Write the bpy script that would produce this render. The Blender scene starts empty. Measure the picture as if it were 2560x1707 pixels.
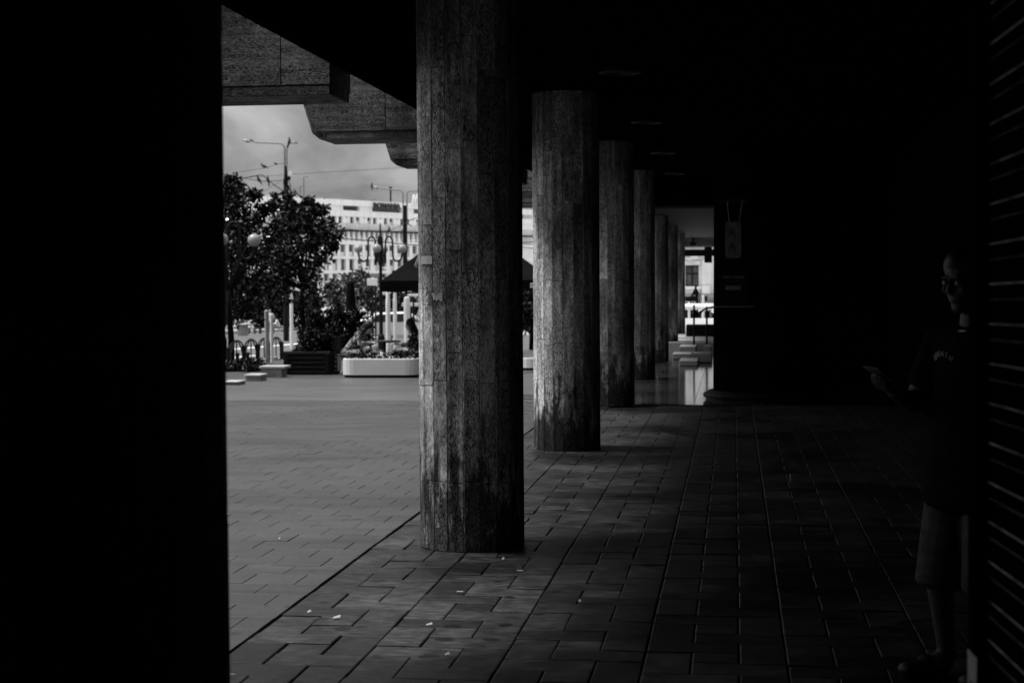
import bpy, bmesh, math, random
import numpy as np
from mathutils import Vector, Matrix, Quaternion
R = math.radians
rng = random.Random(7)
SC = bpy.context.scene
COL = SC.collection

# ------------------------------------------------------------------ camera
H = 1.61
FPX = 4140.0
yaw, pitch, roll = math.atan(555 / FPX), math.atan(150 / FPX), 0.0065
CAM = Vector((0, 0, H))
fw = Vector((-math.sin(yaw) * math.cos(pitch), math.cos(yaw) * math.cos(pitch), -math.sin(pitch)))
r0 = Vector((math.cos(yaw), math.sin(yaw), 0))
u0v = r0.cross(fw)
rt = r0 * math.cos(roll) - u0v * math.sin(roll)
upv = rt.cross(fw)
cd = bpy.data.cameras.new('camera')
cam = bpy.data.objects.new('camera', cd)
COL.objects.link(cam)
M3 = Matrix((rt, upv, -fw)).transposed()
cam.matrix_world = Matrix.Translation(CAM) @ M3.to_4x4()
cd.sensor_width = 36
cd.lens = FPX / 2560 * 36
cd.clip_start = 0.05
cd.clip_end = 3000
cd.dof.use_dof = True
cd.dof.focus_distance = 11.0
cd.dof.aperture_fstop = 4.5
SC.camera = cam

# ------------------------------------------------------------------ world, sun, exposure
SUN_EL = R(65)
SUN_AZ = R(267)      # clockwise from +Y: over the square to the left
sdir = Vector((math.sin(SUN_AZ) * math.cos(SUN_EL), math.cos(SUN_AZ) * math.cos(SUN_EL), math.sin(SUN_EL)))
W = bpy.data.worlds.new('World')
SC.world = W
W.use_nodes = True
nt = W.node_tree
nt.nodes.clear()
def wn(t, **k):
    n = nt.nodes.new(t)
    for a, b in k.items():
        setattr(n, a, b)
    return n
sky = wn('ShaderNodeTexSky', sky_type='NISHITA', sun_disc=False)
sky.sun_elevation = SUN_EL
sky.sun_rotation = math.atan2(sdir.x, sdir.y)
sky.air_density = 1.0
sky.dust_density = 2.0
bw = wn('ShaderNodeRGBToBW')
tc = wn('ShaderNodeTexCoord')
sep = wn('ShaderNodeSeparateXYZ')
nt.links.new(tc.outputs['Generated'], sep.inputs[0])
def wm(op, a, b=None):
    n = wn('ShaderNodeMath', operation=op)
    for i, v in enumerate((a, b)):
        if v is None:
            continue
        if isinstance(v, (int, float)):
            n.inputs[i].default_value = v
        else:
            nt.links.new(v, n.inputs[i])
    return n.outputs[0]
zc = wm('MAXIMUM', sep.outputs[2], 0.0)
cmb = wn('ShaderNodeCombineXYZ')
nt.links.new(sep.outputs[0], cmb.inputs[0])
nt.links.new(sep.outputs[1], cmb.inputs[1])
nt.links.new(wm('MULTIPLY', sep.outputs[2], 1.9), cmb.inputs[2])
cn = wn('ShaderNodeTexNoise')
cn.inputs['Scale'].default_value = 11.0
cn.inputs['Detail'].default_value = 7
cn.inputs['Roughness'].default_value = 0.55
cn.inputs['Distortion'].default_value = 0.6
nt.links.new(cmb.outputs[0], cn.inputs['Vector'])
cr = wn('ShaderNodeValToRGB')
cr.color_ramp.elements[0].position = 0.36
cr.color_ramp.elements[0].color = (0.66, 0.66, 0.66, 1)
cr.color_ramp.elements[1].position = 0.64
cr.color_ramp.elements[1].color = (1.34, 1.34, 1.34, 1)
nt.links.new(cn.outputs[0], cr.inputs[0])
# an overcast layer: evenly brighter towards the zenith, the clear sky only tints it
SKY_MIX = 0.25
nt.links.new(sky.outputs[0], bw.inputs[0])
over = wm('ADD', wm('MULTIPLY', wm('POWER', zc, 0.8), 11.0), 1.25)
mixv = wm('ADD', wm('MULTIPLY', bw.outputs[0], SKY_MIX), over)
fin_ = wn('ShaderNodeMixRGB', blend_type='MULTIPLY')
fin_.inputs[0].default_value = 1
nt.links.new(mixv, fin_.inputs[1])
nt.links.new(cr.outputs[0], fin_.inputs[2])
bg = wn('ShaderNodeBackground')
bg.inputs[1].default_value = 0.10
nt.links.new(fin_.outputs[0], bg.inputs[0])
wo = wn('ShaderNodeOutputWorld')
nt.links.new(bg.outputs[0], wo.inputs[0])

sl = bpy.data.lights.new('sun', 'SUN')
sl.energy = 5.0
sl.angle = R(18)
sl.color = (1, 1, 1)
so = bpy.data.objects.new('sun', sl)
COL.objects.link(so)
so.rotation_euler = sdir.to_track_quat('Z', 'Y').to_euler()

SC.view_settings.view_transform = 'Standard'
SC.view_settings.look = 'None'
SC.view_settings.exposure = 0.0
SC.view_settings.gamma = 1
SC.view_settings.use_curve_mapping = False
SC.cycles.max_bounces = 5
SC.cycles.diffuse_bounces = 3
SC.cycles.glossy_bounces = 3
SC.cycles.use_denoising = True
SC.cycles.sample_clamp_indirect = 4.0

# ------------------------------------------------------------------ helpers
def zg(x, y):
    """the square falls away gently beyond 16 m"""
    return -0.02 * min(max(0.0, y - 16), 130) * min(1.0, max(0.0, (-x - 2.3) / 2.5))
def ray(px, py):
    return fw * FPX + rt * (px - 1280) + upv * (853.5 - py)
def P(px, py, Y):
    d = ray(px, py)
    return CAM + d * (Y / d.y)
def G(px, py):
    d = ray(px, py)
    t = -H / d.z if d.z < 0 else 0.1
    p = CAM + d * t
    for _ in range(40):
        z = zg(p.x, p.y)
        t = (z - H) / d.z
        q = CAM + d * t
        p = p.lerp(q, 0.7)
    return p
def PX(p):
    d = Vector(p) - CAM
    k = FPX / d.dot(fw)
    return 1280 + k * d.dot(rt), 853.5 - k * d.dot(upv)

def tag(o, label, cat, group=None):
    o['label'] = label
    o['category'] = cat
    if group:
        o['group'] = group
    return o
def struct(o):
    o['kind'] = 'structure'
    return o
def stuff(o):
    o['kind'] = 'stuff'
    return o
def empty(name, loc, rz=0.0):
    o = bpy.data.objects.new(name, None)
    o.empty_display_size = 0.1
    COL.objects.link(o)
    o.location = loc
    o.rotation_euler = (0, 0, rz)
    return o
def wloc(o):
    v = Vector((0, 0, 0))
    while o is not None:
        v += Vector(o.location)
        o = o.parent
    return v
def link(name, me, parent=None, loc=(0, 0, 0), rot=None):
    o = bpy.data.objects.new(name, me)
    COL.objects.link(o)
    o.location = loc
    if rot is not None:
        o.rotation_euler = rot
    if parent is not None:
        o.parent = parent
    return o
def copy_tree(o, parent=None):
    c = o.copy()
    COL.objects.link(c)
    c.parent = parent
    for ch in list(o.children):
        copy_tree(ch, c)
    return c

class MB:
    def __init__(s):
        s.v, s.f = [], []
    def add(s, vs, fs):
        b = len(s.v)
        s.v += [tuple(v) for v in vs]
        s.f += [tuple(i + b for i in f) for f in fs]
        return s
    def box(s, x0, x1, y0, y1, z0, z1):
        return s.add([(x0, y0, z0), (x1, y0, z0), (x1, y1, z0), (x0, y1, z0), (x0, y0, z1), (x1, y0, z1), (x1, y1, z1), (x0, y1, z1)],
                     [(3, 2, 1, 0), (4, 5, 6, 7), (0, 1, 5, 4), (1, 2, 6, 5), (2, 3, 7, 6), (3, 0, 4, 7)])
    def fbox(s, fr, a0, a1, b0, b1, z0, z1):
        o, d, n = fr
        c = []
        for z in (z0, z1):
            for a, b in ((a0, b0), (a1, b0), (a1, b1), (a0, b1)):
                p = o + d * a + n * b
                c.append((p.x, p.y, z))
        return s.add(c, [(3, 2, 1, 0), (4, 5, 6, 7), (0, 1, 5, 4), (1, 2, 6, 5), (2, 3, 7, 6), (3, 0, 4, 7)])
    def cbox(s, c, sx, sy, sz, rz=0.0):
        cs, sn = math.cos(rz), math.sin(rz)
        return s.fbox((Vector((c[0], c[1], 0)), Vector((cs, sn, 0)), Vector((-sn, cs, 0))), -sx / 2, sx / 2, -sy / 2, sy / 2, c[2] - sz / 2, c[2] + sz / 2)
    def tube(s, pts, r, n=8, cap=True):
        pts = [Vector(p) for p in pts]
        rs = r if isinstance(r, (list, tuple)) else [r] * len(pts)
        rings = []
        prev = None
        for i, p in enumerate(pts):
            t = (pts[min(i + 1, len(pts) - 1)] - pts[max(i - 1, 0)])
            if t.length < 1e-9:
                t = Vector((0, 0, 1))
            t.normalize()
            if prev is None:
                a = Vector((0, 0, 1)) if abs(t.z) < .9 else Vector((1, 0, 0))
                nrm = t.cross(a).normalized()
            else:
                nrm = (prev - t * prev.dot(t))
                nrm = nrm.normalized() if nrm.length > 1e-6 else t.orthogonal().normalized()
            prev = nrm
            bn = t.cross(nrm)
            rings.append([p + (nrm * math.cos(2 * math.pi * k / n) + bn * math.sin(2 * math.pi * k / n)) * rs[i] for k in range(n)])
        vs = [v for rg in rings for v in rg]
        fs = []
        for i in range(len(rings) - 1):
            for k in range(n):
                fs.append((i * n + k, i * n + (k + 1) % n, (i + 1) * n + (k + 1) % n, (i + 1) * n + k))
        if cap:
            fs.append(tuple(range(n))[::-1])
            fs.append(tuple((len(rings) - 1) * n + k for k in range(n)))
        return s.add(vs, fs)
    def lathe(s, c, prof, n=20, sx=1.0, sy=1.0, rz=0.0):
        vs, fs = [], []
        for r, z in prof:
            for k in range(n):
                a = 2 * math.pi * k / n
                x, y = r * math.cos(a) * sx, r * math.sin(a) * sy
                vs.append((c[0] + x * math.cos(rz) - y * math.sin(rz), c[1] + x * math.sin(rz) + y * math.cos(rz), c[2] + z))
        for i in range(len(prof) - 1):
            for k in range(n):
                fs.append((i * n + k, i * n + (k + 1) % n, (i + 1) * n + (k + 1) % n, (i + 1) * n + k))
        fs.append(tuple(range(n))[::-1])
        fs.append(tuple((len(prof) - 1) * n + k for k in range(n)))
        return s.add(vs, fs)
    def ball(s, c, rx, ry=None, rz=None, n=16, m=10):
        ry = ry or rx
        rz = rz or rx
        vs, fs = [(c[0], c[1], c[2] - rz)], []
        for i in range(1, m):
            a = -math.pi / 2 + math.pi * i / m
            for k in range(n):
                b = 2 * math.pi * k / n
                vs.append((c[0] + rx * math.cos(a) * math.cos(b), c[1] + ry * math.cos(a) * math.sin(b), c[2] + rz * math.sin(a)))
        vs.append((c[0], c[1], c[2] + rz))
        for k in range(n):
            fs.append((0, 1 + (k + 1) % n, 1 + k))
            fs.append((len(vs) - 1, 1 + (m - 2) * n + k, 1 + (m - 2) * n + (k + 1) % n))
        for i in range(m - 2):
            for k in range(n):
                fs.append((1 + i * n + k, 1 + i * n + (k + 1) % n, 1 + (i + 1) * n + (k + 1) % n, 1 + (i + 1) * n + k))
        return s.add(vs, fs)
    def prism(s, poly, y0, y1):
        """poly in (x,z), extruded along y"""
        n = len(poly)
        vs = [(x, y0, z) for x, z in poly] + [(x, y1, z) for x, z in poly]
        fs = [tuple(range(n)), tuple(range(2 * n - 1, n - 1, -1))]
        for k in range(n):
            fs.append((k, n + k, n + (k + 1) % n, (k + 1) % n))
        return s.add(vs, fs)
    def mesh(s, name, mat, origin=(0, 0, 0), bevel=0.0, smooth=False):
        me = bpy.data.meshes.new(name)
        o = Vector(origin)
        me.from_pydata([(v[0] - o.x, v[1] - o.y, v[2] - o.z) for v in s.v], [], s.f)
        bm = bmesh.new()
        bm.from_mesh(me)
        bmesh.ops.recalc_face_normals(bm, faces=bm.faces)
        if bevel:
            bmesh.ops.bevel(bm, geom=list(bm.edges), offset=bevel, segments=1, affect='EDGES', clamp_overlap=True)
        bm.to_mesh(me)
        bm.free()
        if smooth:
            me.polygons.foreach_set('use_smooth', [True] * len(me.polygons))
        if mat:
            me.materials.append(mat)
        return me
    def build(s, name, mat, parent=None, bevel=0.0, smooth=False, at=None):
        if parent is not None:
            return link(name, s.mesh(name, mat, wloc(parent), bevel, smooth), parent)
        o = Vector(at) if at is not None else Vector((0, 0, 0))
        return link(name, s.mesh(name, mat, o, bevel, smooth), None, o)

def text_mesh(s, size, mat, extrude=0.004, bold=0.0):
    cu = bpy.data.curves.new('txt', 'FONT')
    cu.body = s
    cu.size = size
    cu.extrude = extrude
    cu.offset = bold
    cu.align_x = 'CENTER'
    cu.align_y = 'CENTER'
    cu.resolution_u = 3
    o = bpy.data.objects.new('txt', cu)
    COL.objects.link(o)
    dg = bpy.context.evaluated_depsgraph_get()
    me = bpy.data.meshes.new_from_object(o.evaluated_get(dg))
    bpy.data.objects.remove(o)
    bpy.data.curves.remove(cu)
    me.materials.clear()
    me.materials.append(mat)
    return me

# ------------------------------------------------------------------ materials
def new_mat(name):
    m = bpy.data.materials.new(name)
    m.use_nodes = True
    t = m.node_tree
    b = t.nodes['Principled BSDF']
    return m, t, b
class NT:
    def __init__(s, t):
        s.t = t
        g = t.nodes.new('ShaderNodeNewGeometry')
        s.pos = g.outputs['Position']
        s.rnd = None
    def n(s, ty, **k):
        n = s.t.nodes.new(ty)
        for a, b in k.items():
            setattr(n, a, b)
        return n
    def m(s, op, a, b=None, c=None, clamp=False):
        n = s.n('ShaderNodeMath', operation=op, use_clamp=clamp)
        for i, v in enumerate((a, b, c)):
            if v is None:
                continue
            if isinstance(v, (int, float)):
                n.inputs[i].default_value = v
            else:
                s.t.links.new(v, n.inputs[i])
        return n.outputs[0]
    def rand(s):
        if s.rnd is None:
            s.rnd = s.n('ShaderNodeObjectInfo').outputs['Random']
        return s.rnd
    def map(s, scale, rndoff=0.0):
        mp = s.n('ShaderNodeMapping')
        mp.inputs['Scale'].default_value = scale
        s.t.links.new(s.pos, mp.inputs['Vector'])
        if rndoff:
            cb = s.n('ShaderNodeCombineXYZ')
            v = s.m('MULTIPLY', s.rand(), rndoff)
            for i in range(3):
                s.t.links.new(v, cb.inputs[i])
            s.t.links.new(cb.outputs[0], mp.inputs['Location'])
        return mp.outputs[0]
    def noise(s, vec, scale=1.0, detail=5, rough=.55, dist=0.0):
        n = s.n('ShaderNodeTexNoise')
        n.inputs['Scale'].default_value = scale
        n.inputs['Detail'].default_value = detail
        n.inputs['Roughness'].default_value = rough
        n.inputs['Distortion'].default_value = dist
        s.t.links.new(vec, n.inputs['Vector'])
        return n.outputs[0]
    def vor(s, vec, scale, feature='F1'):
        n = s.n('ShaderNodeTexVoronoi', feature=feature)
        n.inputs['Scale'].default_value = scale
        s.t.links.new(vec, n.inputs['Vector'])
        return n.outputs['Distance']
    def ramp(s, fac, p0, p1, c0=0.0, c1=1.0):
        n = s.n('ShaderNodeMapRange')
        n.clamp = True
        s.t.links.new(fac, n.inputs[0])
        n.inputs[1].default_value = p0
        n.inputs[2].default_value = p1
        n.inputs[3].default_value = c0
        n.inputs[4].default_value = c1
        return n.outputs[0]
    def bump(s, b, h, strength=.5, dist=.01):
        n = s.n('ShaderNodeBump')
        n.inputs['Strength'].default_value = strength
        n.inputs['Distance'].default_value = dist
        s.t.links.new(h, n.inputs['Height'])
        s.t.links.new(n.outputs[0], b.inputs['Normal'])
    def gum(s, scale, thr, lo):
        n = s.n('ShaderNodeTexVoronoi', feature='F1', voronoi_dimensions='2D')
        n.inputs['Scale'].default_value = scale
        s.t.links.new(s.pos, n.inputs['Vector'])
        jit = s.noise(s.map((1, 1, 1)), 22.0, 3)
        gate = s.ramp(s.noise(s.map((1, 1, 1)), 1.9, 2), .46, .56, 0, .25)
        d = s.m('ADD', s.m('ADD', n.outputs['Distance'], s.m('MULTIPLY', jit, .12)), gate)
        return s.ramp(d, thr, thr + .02, lo, 1)
    def grey(s, b, v):
        c = s.n('ShaderNodeCombineColor')
        for i in range(3):
            s.t.links.new(v, c.inputs[i])
        s.t.links.new(c.outputs[0], b.inputs['Base Color'])

def simple(name, v, rough=.6, var=.15, scale=6.0, stretch=(1, 1, 1), bump=.0, bd=.01, metal=0.0, spec=.2, rnd=0.0, detail=5):
    m, t, b = new_mat(name)
    k = NT(t)
    vec = k.map(stretch, 37.0 if rnd else 0.0)
    n = k.noise(vec, scale, detail)
    val = k.ramp(n, .3, .7, v * (1 - var), v * (1 + var))
    if rnd:
        val = k.m('MULTIPLY', val, k.ramp(k.rand(), 0, 1, 1 - rnd, 1 + rnd))
    k.grey(b, val)
    b.inputs['Roughness'].default_value = rough
    b.inputs['Metallic'].default_value = metal
    b.inputs['Specular IOR Level'].default_value = spec
    if bump:
        k.bump(b, n, bump, bd)
    return m

def travertine(name, v, vert=True, grime=True, contrast=1.0):
    m, t, b = new_mat(name)
    k = NT(t)
    st = (22, 22, 1.3) if vert else (1.4, 16, 24)
    pt = (170, 170, 58) if vert else (60, 150, 190)
    band = k.noise(k.map(st, 11.0), 1.0, 8, .62, .5)
    val = k.ramp(band, .36, .64, v * .62, v * 1.22)
    fine = k.noise(k.map((90, 90, 32) if vert else (42, 105, 140), 5.0), 1.0, 6, .72)
    val = k.m('MULTIPLY', val, k.ramp(fine, .40, .58, .52, 1.28))
    pores = k.noise(k.map(pt, 3.0), 1.0, 3, .6)
    mott = k.noise(k.map((26, 26, 16) if vert else (14, 24, 30), 4.0), 1.0, 5, .65, .2)
    val = k.m('MULTIPLY', val, k.ramp(mott, .40, .60, .74, 1.14))
    where = k.noise(k.map((st[0] * .6, st[1] * .6, st[2] * 1.2), 9.0), 1.0, 3)
    pm = k.m('MULTIPLY', k.ramp(pores, .53, .58), k.ramp(where, .40, .54))
    val = k.m('MULTIPLY', val, k.ramp(pm, 0, 1, 1, .12))
    # soot and damp stains, shapes of their own
    soot = k.noise(k.map((2.2, 2.2, 1.0), 0.0), 1.0, 6, .6, .3)
    val = k.m('MULTIPLY', val, k.ramp(soot, .46, .62, 1.0, .40))
    if grime:
        sp = k.n('ShaderNodeSeparateXYZ')
        t.links.new(k.pos, sp.inputs[0])
        h = k.ramp(sp.outputs[2], .0, 1.15, .30, -.16)
        gn = k.noise(k.map((14, 14, 3.2), 0.0), 1.0, 7, .68, .4)
        g = k.ramp(k.m('ADD', gn, h), .57, .68)
        val = k.m('MULTIPLY', val, k.ramp(g, 0, 1, 1, .16))
    patch_ = k.noise(k.map((1.6, 1.6, .9), 0.0), 1.0, 5, .6, .5)
    val = k.m('MULTIPLY', val, k.ramp(patch_, .52, .60, 1.0, 1.35))
    val = k.m('MULTIPLY', val, k.ramp(k.rand(), 0, 1, .74, 1.18))
    k.grey(b, val)
    b.inputs['Roughness'].default_value = .85
    b.inputs['Specular IOR Level'].default_value = .08
    hh = k.m('SUBTRACT', k.m('MULTIPLY', fine, .35), pm)
    k.bump(b, hh, .8, .006)
    return m

def slate(name, v):
    m, t, b = new_mat(name)
    k = NT(t)
    vec = k.map((1, 1, 1), 53.0)
    grain = k.noise(k.map((10, 46, 10), 17.0), 1.0, 7, .7)
    val = k.ramp(grain, .38, .62, v * .40, v * 1.6)
    # cleft steps
    fl = k.noise(vec, 2.3, 3, .5, 1.2)
    stp = k.m('SNAP', fl, .085)
    edge = k.noise(vec, 9.0, 4)
    val = k.m('MULTIPLY', val, k.ramp(edge, .40, .60, .70, 1.22))
    rr = k.rand()
    val = k.m('MULTIPLY', val, k.ramp(rr, 0, 1, .42, 1.3))
    # trodden gum and spills
    val = k.m('MULTIPLY', val, k.gum(2.7, .165, .26))
    wet = k.noise(k.map((.9, .9, .9)), 1.0, 5, .6, .5)
    val = k.m('MULTIPLY', val, k.ramp(wet, .46, .60, 1, .38))
    k.grey(b, val)
    t.links.new(k.ramp(wet, .4, .7, .52, .38), b.inputs['Roughness'])
    b.inputs['Specular IOR Level'].default_value = .13
    hgt = k.m('ADD', k.m('MULTIPLY', stp, 1.6), k.m('MULTIPLY', grain, .28))
    k.bump(b, hgt, 1.0, .018)
    return m

def paving(name, v, tile=False):
    m, t, b = new_mat(name)
    k = NT(t)
    g = k.noise(k.map((42, 75, 42), 0 if tile else 31.0), 1.0, 6, .7)
    val = k.ramp(g, .38, .62, v * .62, v * 1.30)
    big = k.noise(k.map((.55, .9, .5)), 1.0, 5, .6, .6)
    val = k.m('MULTIPLY', val, k.ramp(big, .40, .60, .72, 1.15))
    if not tile:
        val = k.m('MULTIPLY', val, k.ramp(k.rand(), 0, 1, .86, 1.10))
    val = k.m('MULTIPLY', val, k.gum(2.2, .13, .40))
    smear = k.noise(k.map((.35, 1.6, .4)), 1.4, 6, .62, .8)
    val = k.m('MULTIPLY', val, k.ramp(smear, .52, .62, 1, .62))
    hgt = k.m('MULTIPLY', g, .4)
    if tile:
        br = k.n('ShaderNodeTexBrick')
        br.inputs['Scale'].default_value = 1.0
        br.inputs['Mortar Size'].default_value = .006
        br.inputs['Brick Width'].default_value = .285
        br.inputs['Row Height'].default_value = .285
        br.offset = .5
        br.inputs['Color1'].default_value = (1, 1, 1, 1)
        br.inputs['Color2'].default_value = (.9, .9, .9, 1)
        br.inputs['Mortar'].default_value = (.45, .45, .45, 1)
        t.links.new(k.map((1, 1, 1)), br.inputs['Vector'])
        bwn = k.n('ShaderNodeRGBToBW')
        t.links.new(br.outputs[0], bwn.inputs[0])
        val = k.m('MULTIPLY', val, bwn.outputs[0])
    k.grey(b, val)
    b.inputs['Roughness'].default_value = .40 if tile else .5
    b.inputs['Specular IOR Level'].default_value = .5 if tile else .28
    k.bump(b, hgt, .4, .006)
    return m

def pattern_cloth(name, dark, light, scale, thr=.42):
    m, t, b = new_mat(name)
    k = NT(t)
    v1 = k.vor(k.map((1, 1, 1)), scale)
    n = k.noise(k.map((1, 1, 1)), scale * 1.3, 4, .6, .6)
    f = k.ramp(k.m('ADD', v1, k.m('MULTIPLY', n, .5)), thr, thr + .2, light, dark)
    k.grey(b, f)
    b.inputs['Roughness'].default_value = .85
    return m

def leaf_mat(name, v):
    m, t, b = new_mat(name)
    k = NT(t)
    n = k.noise(k.map((1, 1, 1)), 2.4, 4)
    f = k.noise(k.map((1, 1, 1)), 31.0, 2)
    val = k.m('MULTIPLY', k.ramp(n, .35, .65, v * .5, v * 1.5), k.ramp(f, .35, .65, .6, 1.5))
    # sun glints put into the leaf colour: scattered spots made paler and glossier
    wax = k.ramp(k.noise(k.map((1, 1, 1)), 7.5, 2), .585, .615)
    val = k.m('ADD', val, k.m('MULTIPLY', wax, v * 14))
    k.grey(b, val)
    b.inputs['Roughness'].default_value = .26
    t.links.new(k.ramp(wax, 0, 1, .06, .9), b.inputs['Specular IOR Level'])
    return m

M = dict(
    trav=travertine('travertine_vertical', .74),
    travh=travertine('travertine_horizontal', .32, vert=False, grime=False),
    joint=simple('joint_mortar', .05, .9, .3, 30),
    slate=slate('slate_tile', .042),
    slatebed=simple('tile_bed', .035, .9, .3, 20),
    paver=paving('concrete_paver', .042),
    paverfar=paving('concrete_paver_far', .07, True),
    bed=simple('paver_bed', .12, .9, .3, 20),
    polish=simple('polished_stone', .035, .10, .3, 3, bump=.03, spec=.6),
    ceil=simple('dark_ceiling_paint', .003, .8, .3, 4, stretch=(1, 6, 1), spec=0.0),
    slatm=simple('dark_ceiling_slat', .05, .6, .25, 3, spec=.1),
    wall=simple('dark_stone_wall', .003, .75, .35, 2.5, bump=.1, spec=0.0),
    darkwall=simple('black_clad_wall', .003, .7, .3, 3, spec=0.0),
    render=simple('grey_render', .30, .85, .15, 3, bump=.1),
    black=simple('black_metal', .008, .5, .2, 12, spec=.12),
    steel=simple('galvanised_steel', .30, .38, .2, 9, metal=.8),
    shutter=simple('dark_shutter_paint', .004, .5, .25, 8, stretch=(1, .3, 6), spec=0.0),
    white=simple('white_paint', .78, .6, .08, 1.6, bump=.02),
    facade=simple('white_facade', .90, .8, .10, .8, stretch=(1, 1, .35)),
    facade2=simple('stucco_facade', .82, .8, .10, 1.3),
    dirtyw=simple('stained_white', .66, .8, .25, 1.5, stretch=(1, 1, .3)),
    planter=simple('pale_planter', .60, .55, .07, 1.8, bump=.03),
    glass=simple('window_glass', .02, .12, .3, .8, spec=.8),
    greyglass=simple('curtained_glass', .10, .25, .8, 2.2, stretch=(3, 3, .4)),
    globe=simple('opal_globe', .26, .30, .1, 4, spec=.5),
    asphalt=simple('asphalt', .10, .75, .2, 3, bump=.1),
    kerb=simple('kerb_stone', .24, .8, .15, 4),
    linep=simple('road_paint', .75, .6, .15, 8),
    ground=simple('ground_concrete', .36, .8, .2, .6),
    stone=simple('rough_stone', .22, .85, .45, 5, bump=.5, bd=.02, rnd=.15),
    coping=simple('pale_coping', .36, .7, .12, 6),
    step=simple('step_stone', .26, .7, .15, 5, rnd=.1),
    log=simple('dark_log', .010, .85, .4, 8, stretch=(1, 1, 8), bump=.4, spec=.05),
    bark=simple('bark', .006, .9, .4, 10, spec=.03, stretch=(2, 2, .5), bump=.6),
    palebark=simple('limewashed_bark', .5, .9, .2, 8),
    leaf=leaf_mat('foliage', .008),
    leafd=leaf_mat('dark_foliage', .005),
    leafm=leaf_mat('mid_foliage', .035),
    petal=simple('white_petal', .8, .6, .1, 10),
    soil=simple('soil', .03, .95, .4, 20, bump=.4),
    canvas=simple('black_canvas', .006, .9, .25, 5, spec=.03),
    letter=simple('white_lettering', .8, .6, .05, 5),
    darkletter=simple('dark_lettering', .04, .6, .2, 5),
    skin=simple('skin', .32, .5, .12, 9),
    skind=simple('skin_shaded', .05, .5, .12, 9),  # skin colour darkened to stand for the shade in the doorway
    hair=simple('black_hair', .010, .5, .4, 30, stretch=(3, 3, .5)),
    tee=simple('black_tshirt', .006, .9, .25, 8, bump=.2, spec=.03),
    trim=simple('pale_collar_trim', .55, .8, .1, 20),
    denim=simple('denim', .045, .9, .45, 14, stretch=(1, 1, 1.6), bump=.4),
    shoe=simple('black_shoe', .015, .5, .2, 12),
    floral=pattern_cloth('floral_blouse', .04, .5, 22, .50),
    floral2=pattern_cloth('leaf_print_blouse', .015, .75, 14, .46),
    lightcloth=simple('light_cloth', .6, .85, .15, 12),
    greycloth=simple('grey_cloth', .2, .85, .2, 12),
    paper=simple('paper', .36, .8, .06, 20),
    oldpaper=simple('old_paper', .4, .85, .2, 30),
    tape=simple('parcel_tape', .40, .45, .1, 8),
    feather=simple('pigeon_feather', .03, .7, .3, 20),
    wire=simple('wire_rubber', .03, .6, .1, 5),
    tglass=simple('drinking_glass', .6, .15, .1, 5, spec=.8),
    bus=simple('vehicle_paint', .62, .35, .05, 2, spec=.6),
    tyre=simple('tyre_rubber', .02, .8, .2, 8),
    edge1=simple('scuffed_edge_glint', .5, .5, .9, 9, detail=7),  # shine on the slat edges painted as pale lines, broken by scuffs
    edge2=simple('worn_edge_glint', .16, .5, .9, 11, detail=7),
    downl=simple('downlight_ring', .02, .5, .1, 8),
    signf=simple('grey_sign_face', .12, .5, .35, 9),
)

# ------------------------------------------------------------------ ground, square and road
def grid_sheet(name, xs, ys, mat, dz=0.0):
    mb = MB()
    vs = [(x, y, zg(x, y) + dz) for y in ys for x in xs]
    n = len(xs)
    fs = [(j * n + i, j * n + i + 1, (j + 1) * n + i + 1, (j + 1) * n + i) for j in range(len(ys) - 1) for i in range(n - 1)]
    mb.add(vs, fs)
    return struct(mb.build(name, mat))
far = [-900, -300, -120, -60]
xs_all = far + [-40, -30, -20, -14, -9.2, -6, -4.8, -4.2, -3.6, -3.0, -2.3, 0, 8, 40, 200, 900]
ys_all = [-60, -10, 0, 8, 16, 24, 40, 60, 80, 110, 146, 200, 300, 600, 1500]
grid_sheet('ground', xs_all, ys_all, M['ground'], -.16)

square = grid_sheet('plaza_pavement', [-12.9, -9.2, -6, -4.8, -4.2, -3.6, -3.0, -2.3, -2.187],
                    [24.2, 28, 34, 42, 52, 70, 110], M['paverfar'], -.004)
grid_sheet('plaza_edge', [-12.9, -11, -9.05], [1.9, 8, 16, 20, 24.19], M['paverfar'], -.004)
# individually laid pavers on the near part
PV, GAP = .285, .0034
def slab_mesh(w, d, hgt, mat, ch=.004):
    mb = MB()
    x, y = w / 2, d / 2
    vs = [(sx * (x - i), sy * (y - i), z) for z, i in ((-hgt, 0), (-ch * .7, 0), (0, ch)) for sx, sy in ((-1, -1), (1, -1), (1, 1), (-1, 1))]
    fs = [(8, 9, 10, 11)]
    for l in (0, 4):
        for k in range(4):
            fs.append((l + k, l + (k + 1) % 4, l + 4 + (k + 1) % 4, l + 4 + k))
    mb.add(vs, fs)
    return mb.mesh('slab', mat), vs, fs
pm_, pvs, pfs = slab_mesh(PV - GAP, PV - GAP, .03, M['paver'], .0016)
cand = []
row = 0
y = -2.0
while y < 24.2:
    off = (0, .5)[row % 2] * PV + rng.uniform(-.02, .02)
    x = -2.184 - PV / 2 - off * .0 - (PV * .5 if row % 2 else 0)
    while x > -8.8:
        cand.append((x, y + PV / 2))
        x -= PV
    y += PV
    row += 1
def vis(x, y):
    px, py = PX((x, y, zg(x, y)))
    return y > 3 and 555 < px < 1340 and py < 1725 and not (1060 < px < 1300 and py < 1385)
near = sorted([c for c in cand if vis(*c)], key=lambda c: c[1])[:300]
nset = set(near)
rest = MB()
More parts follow.
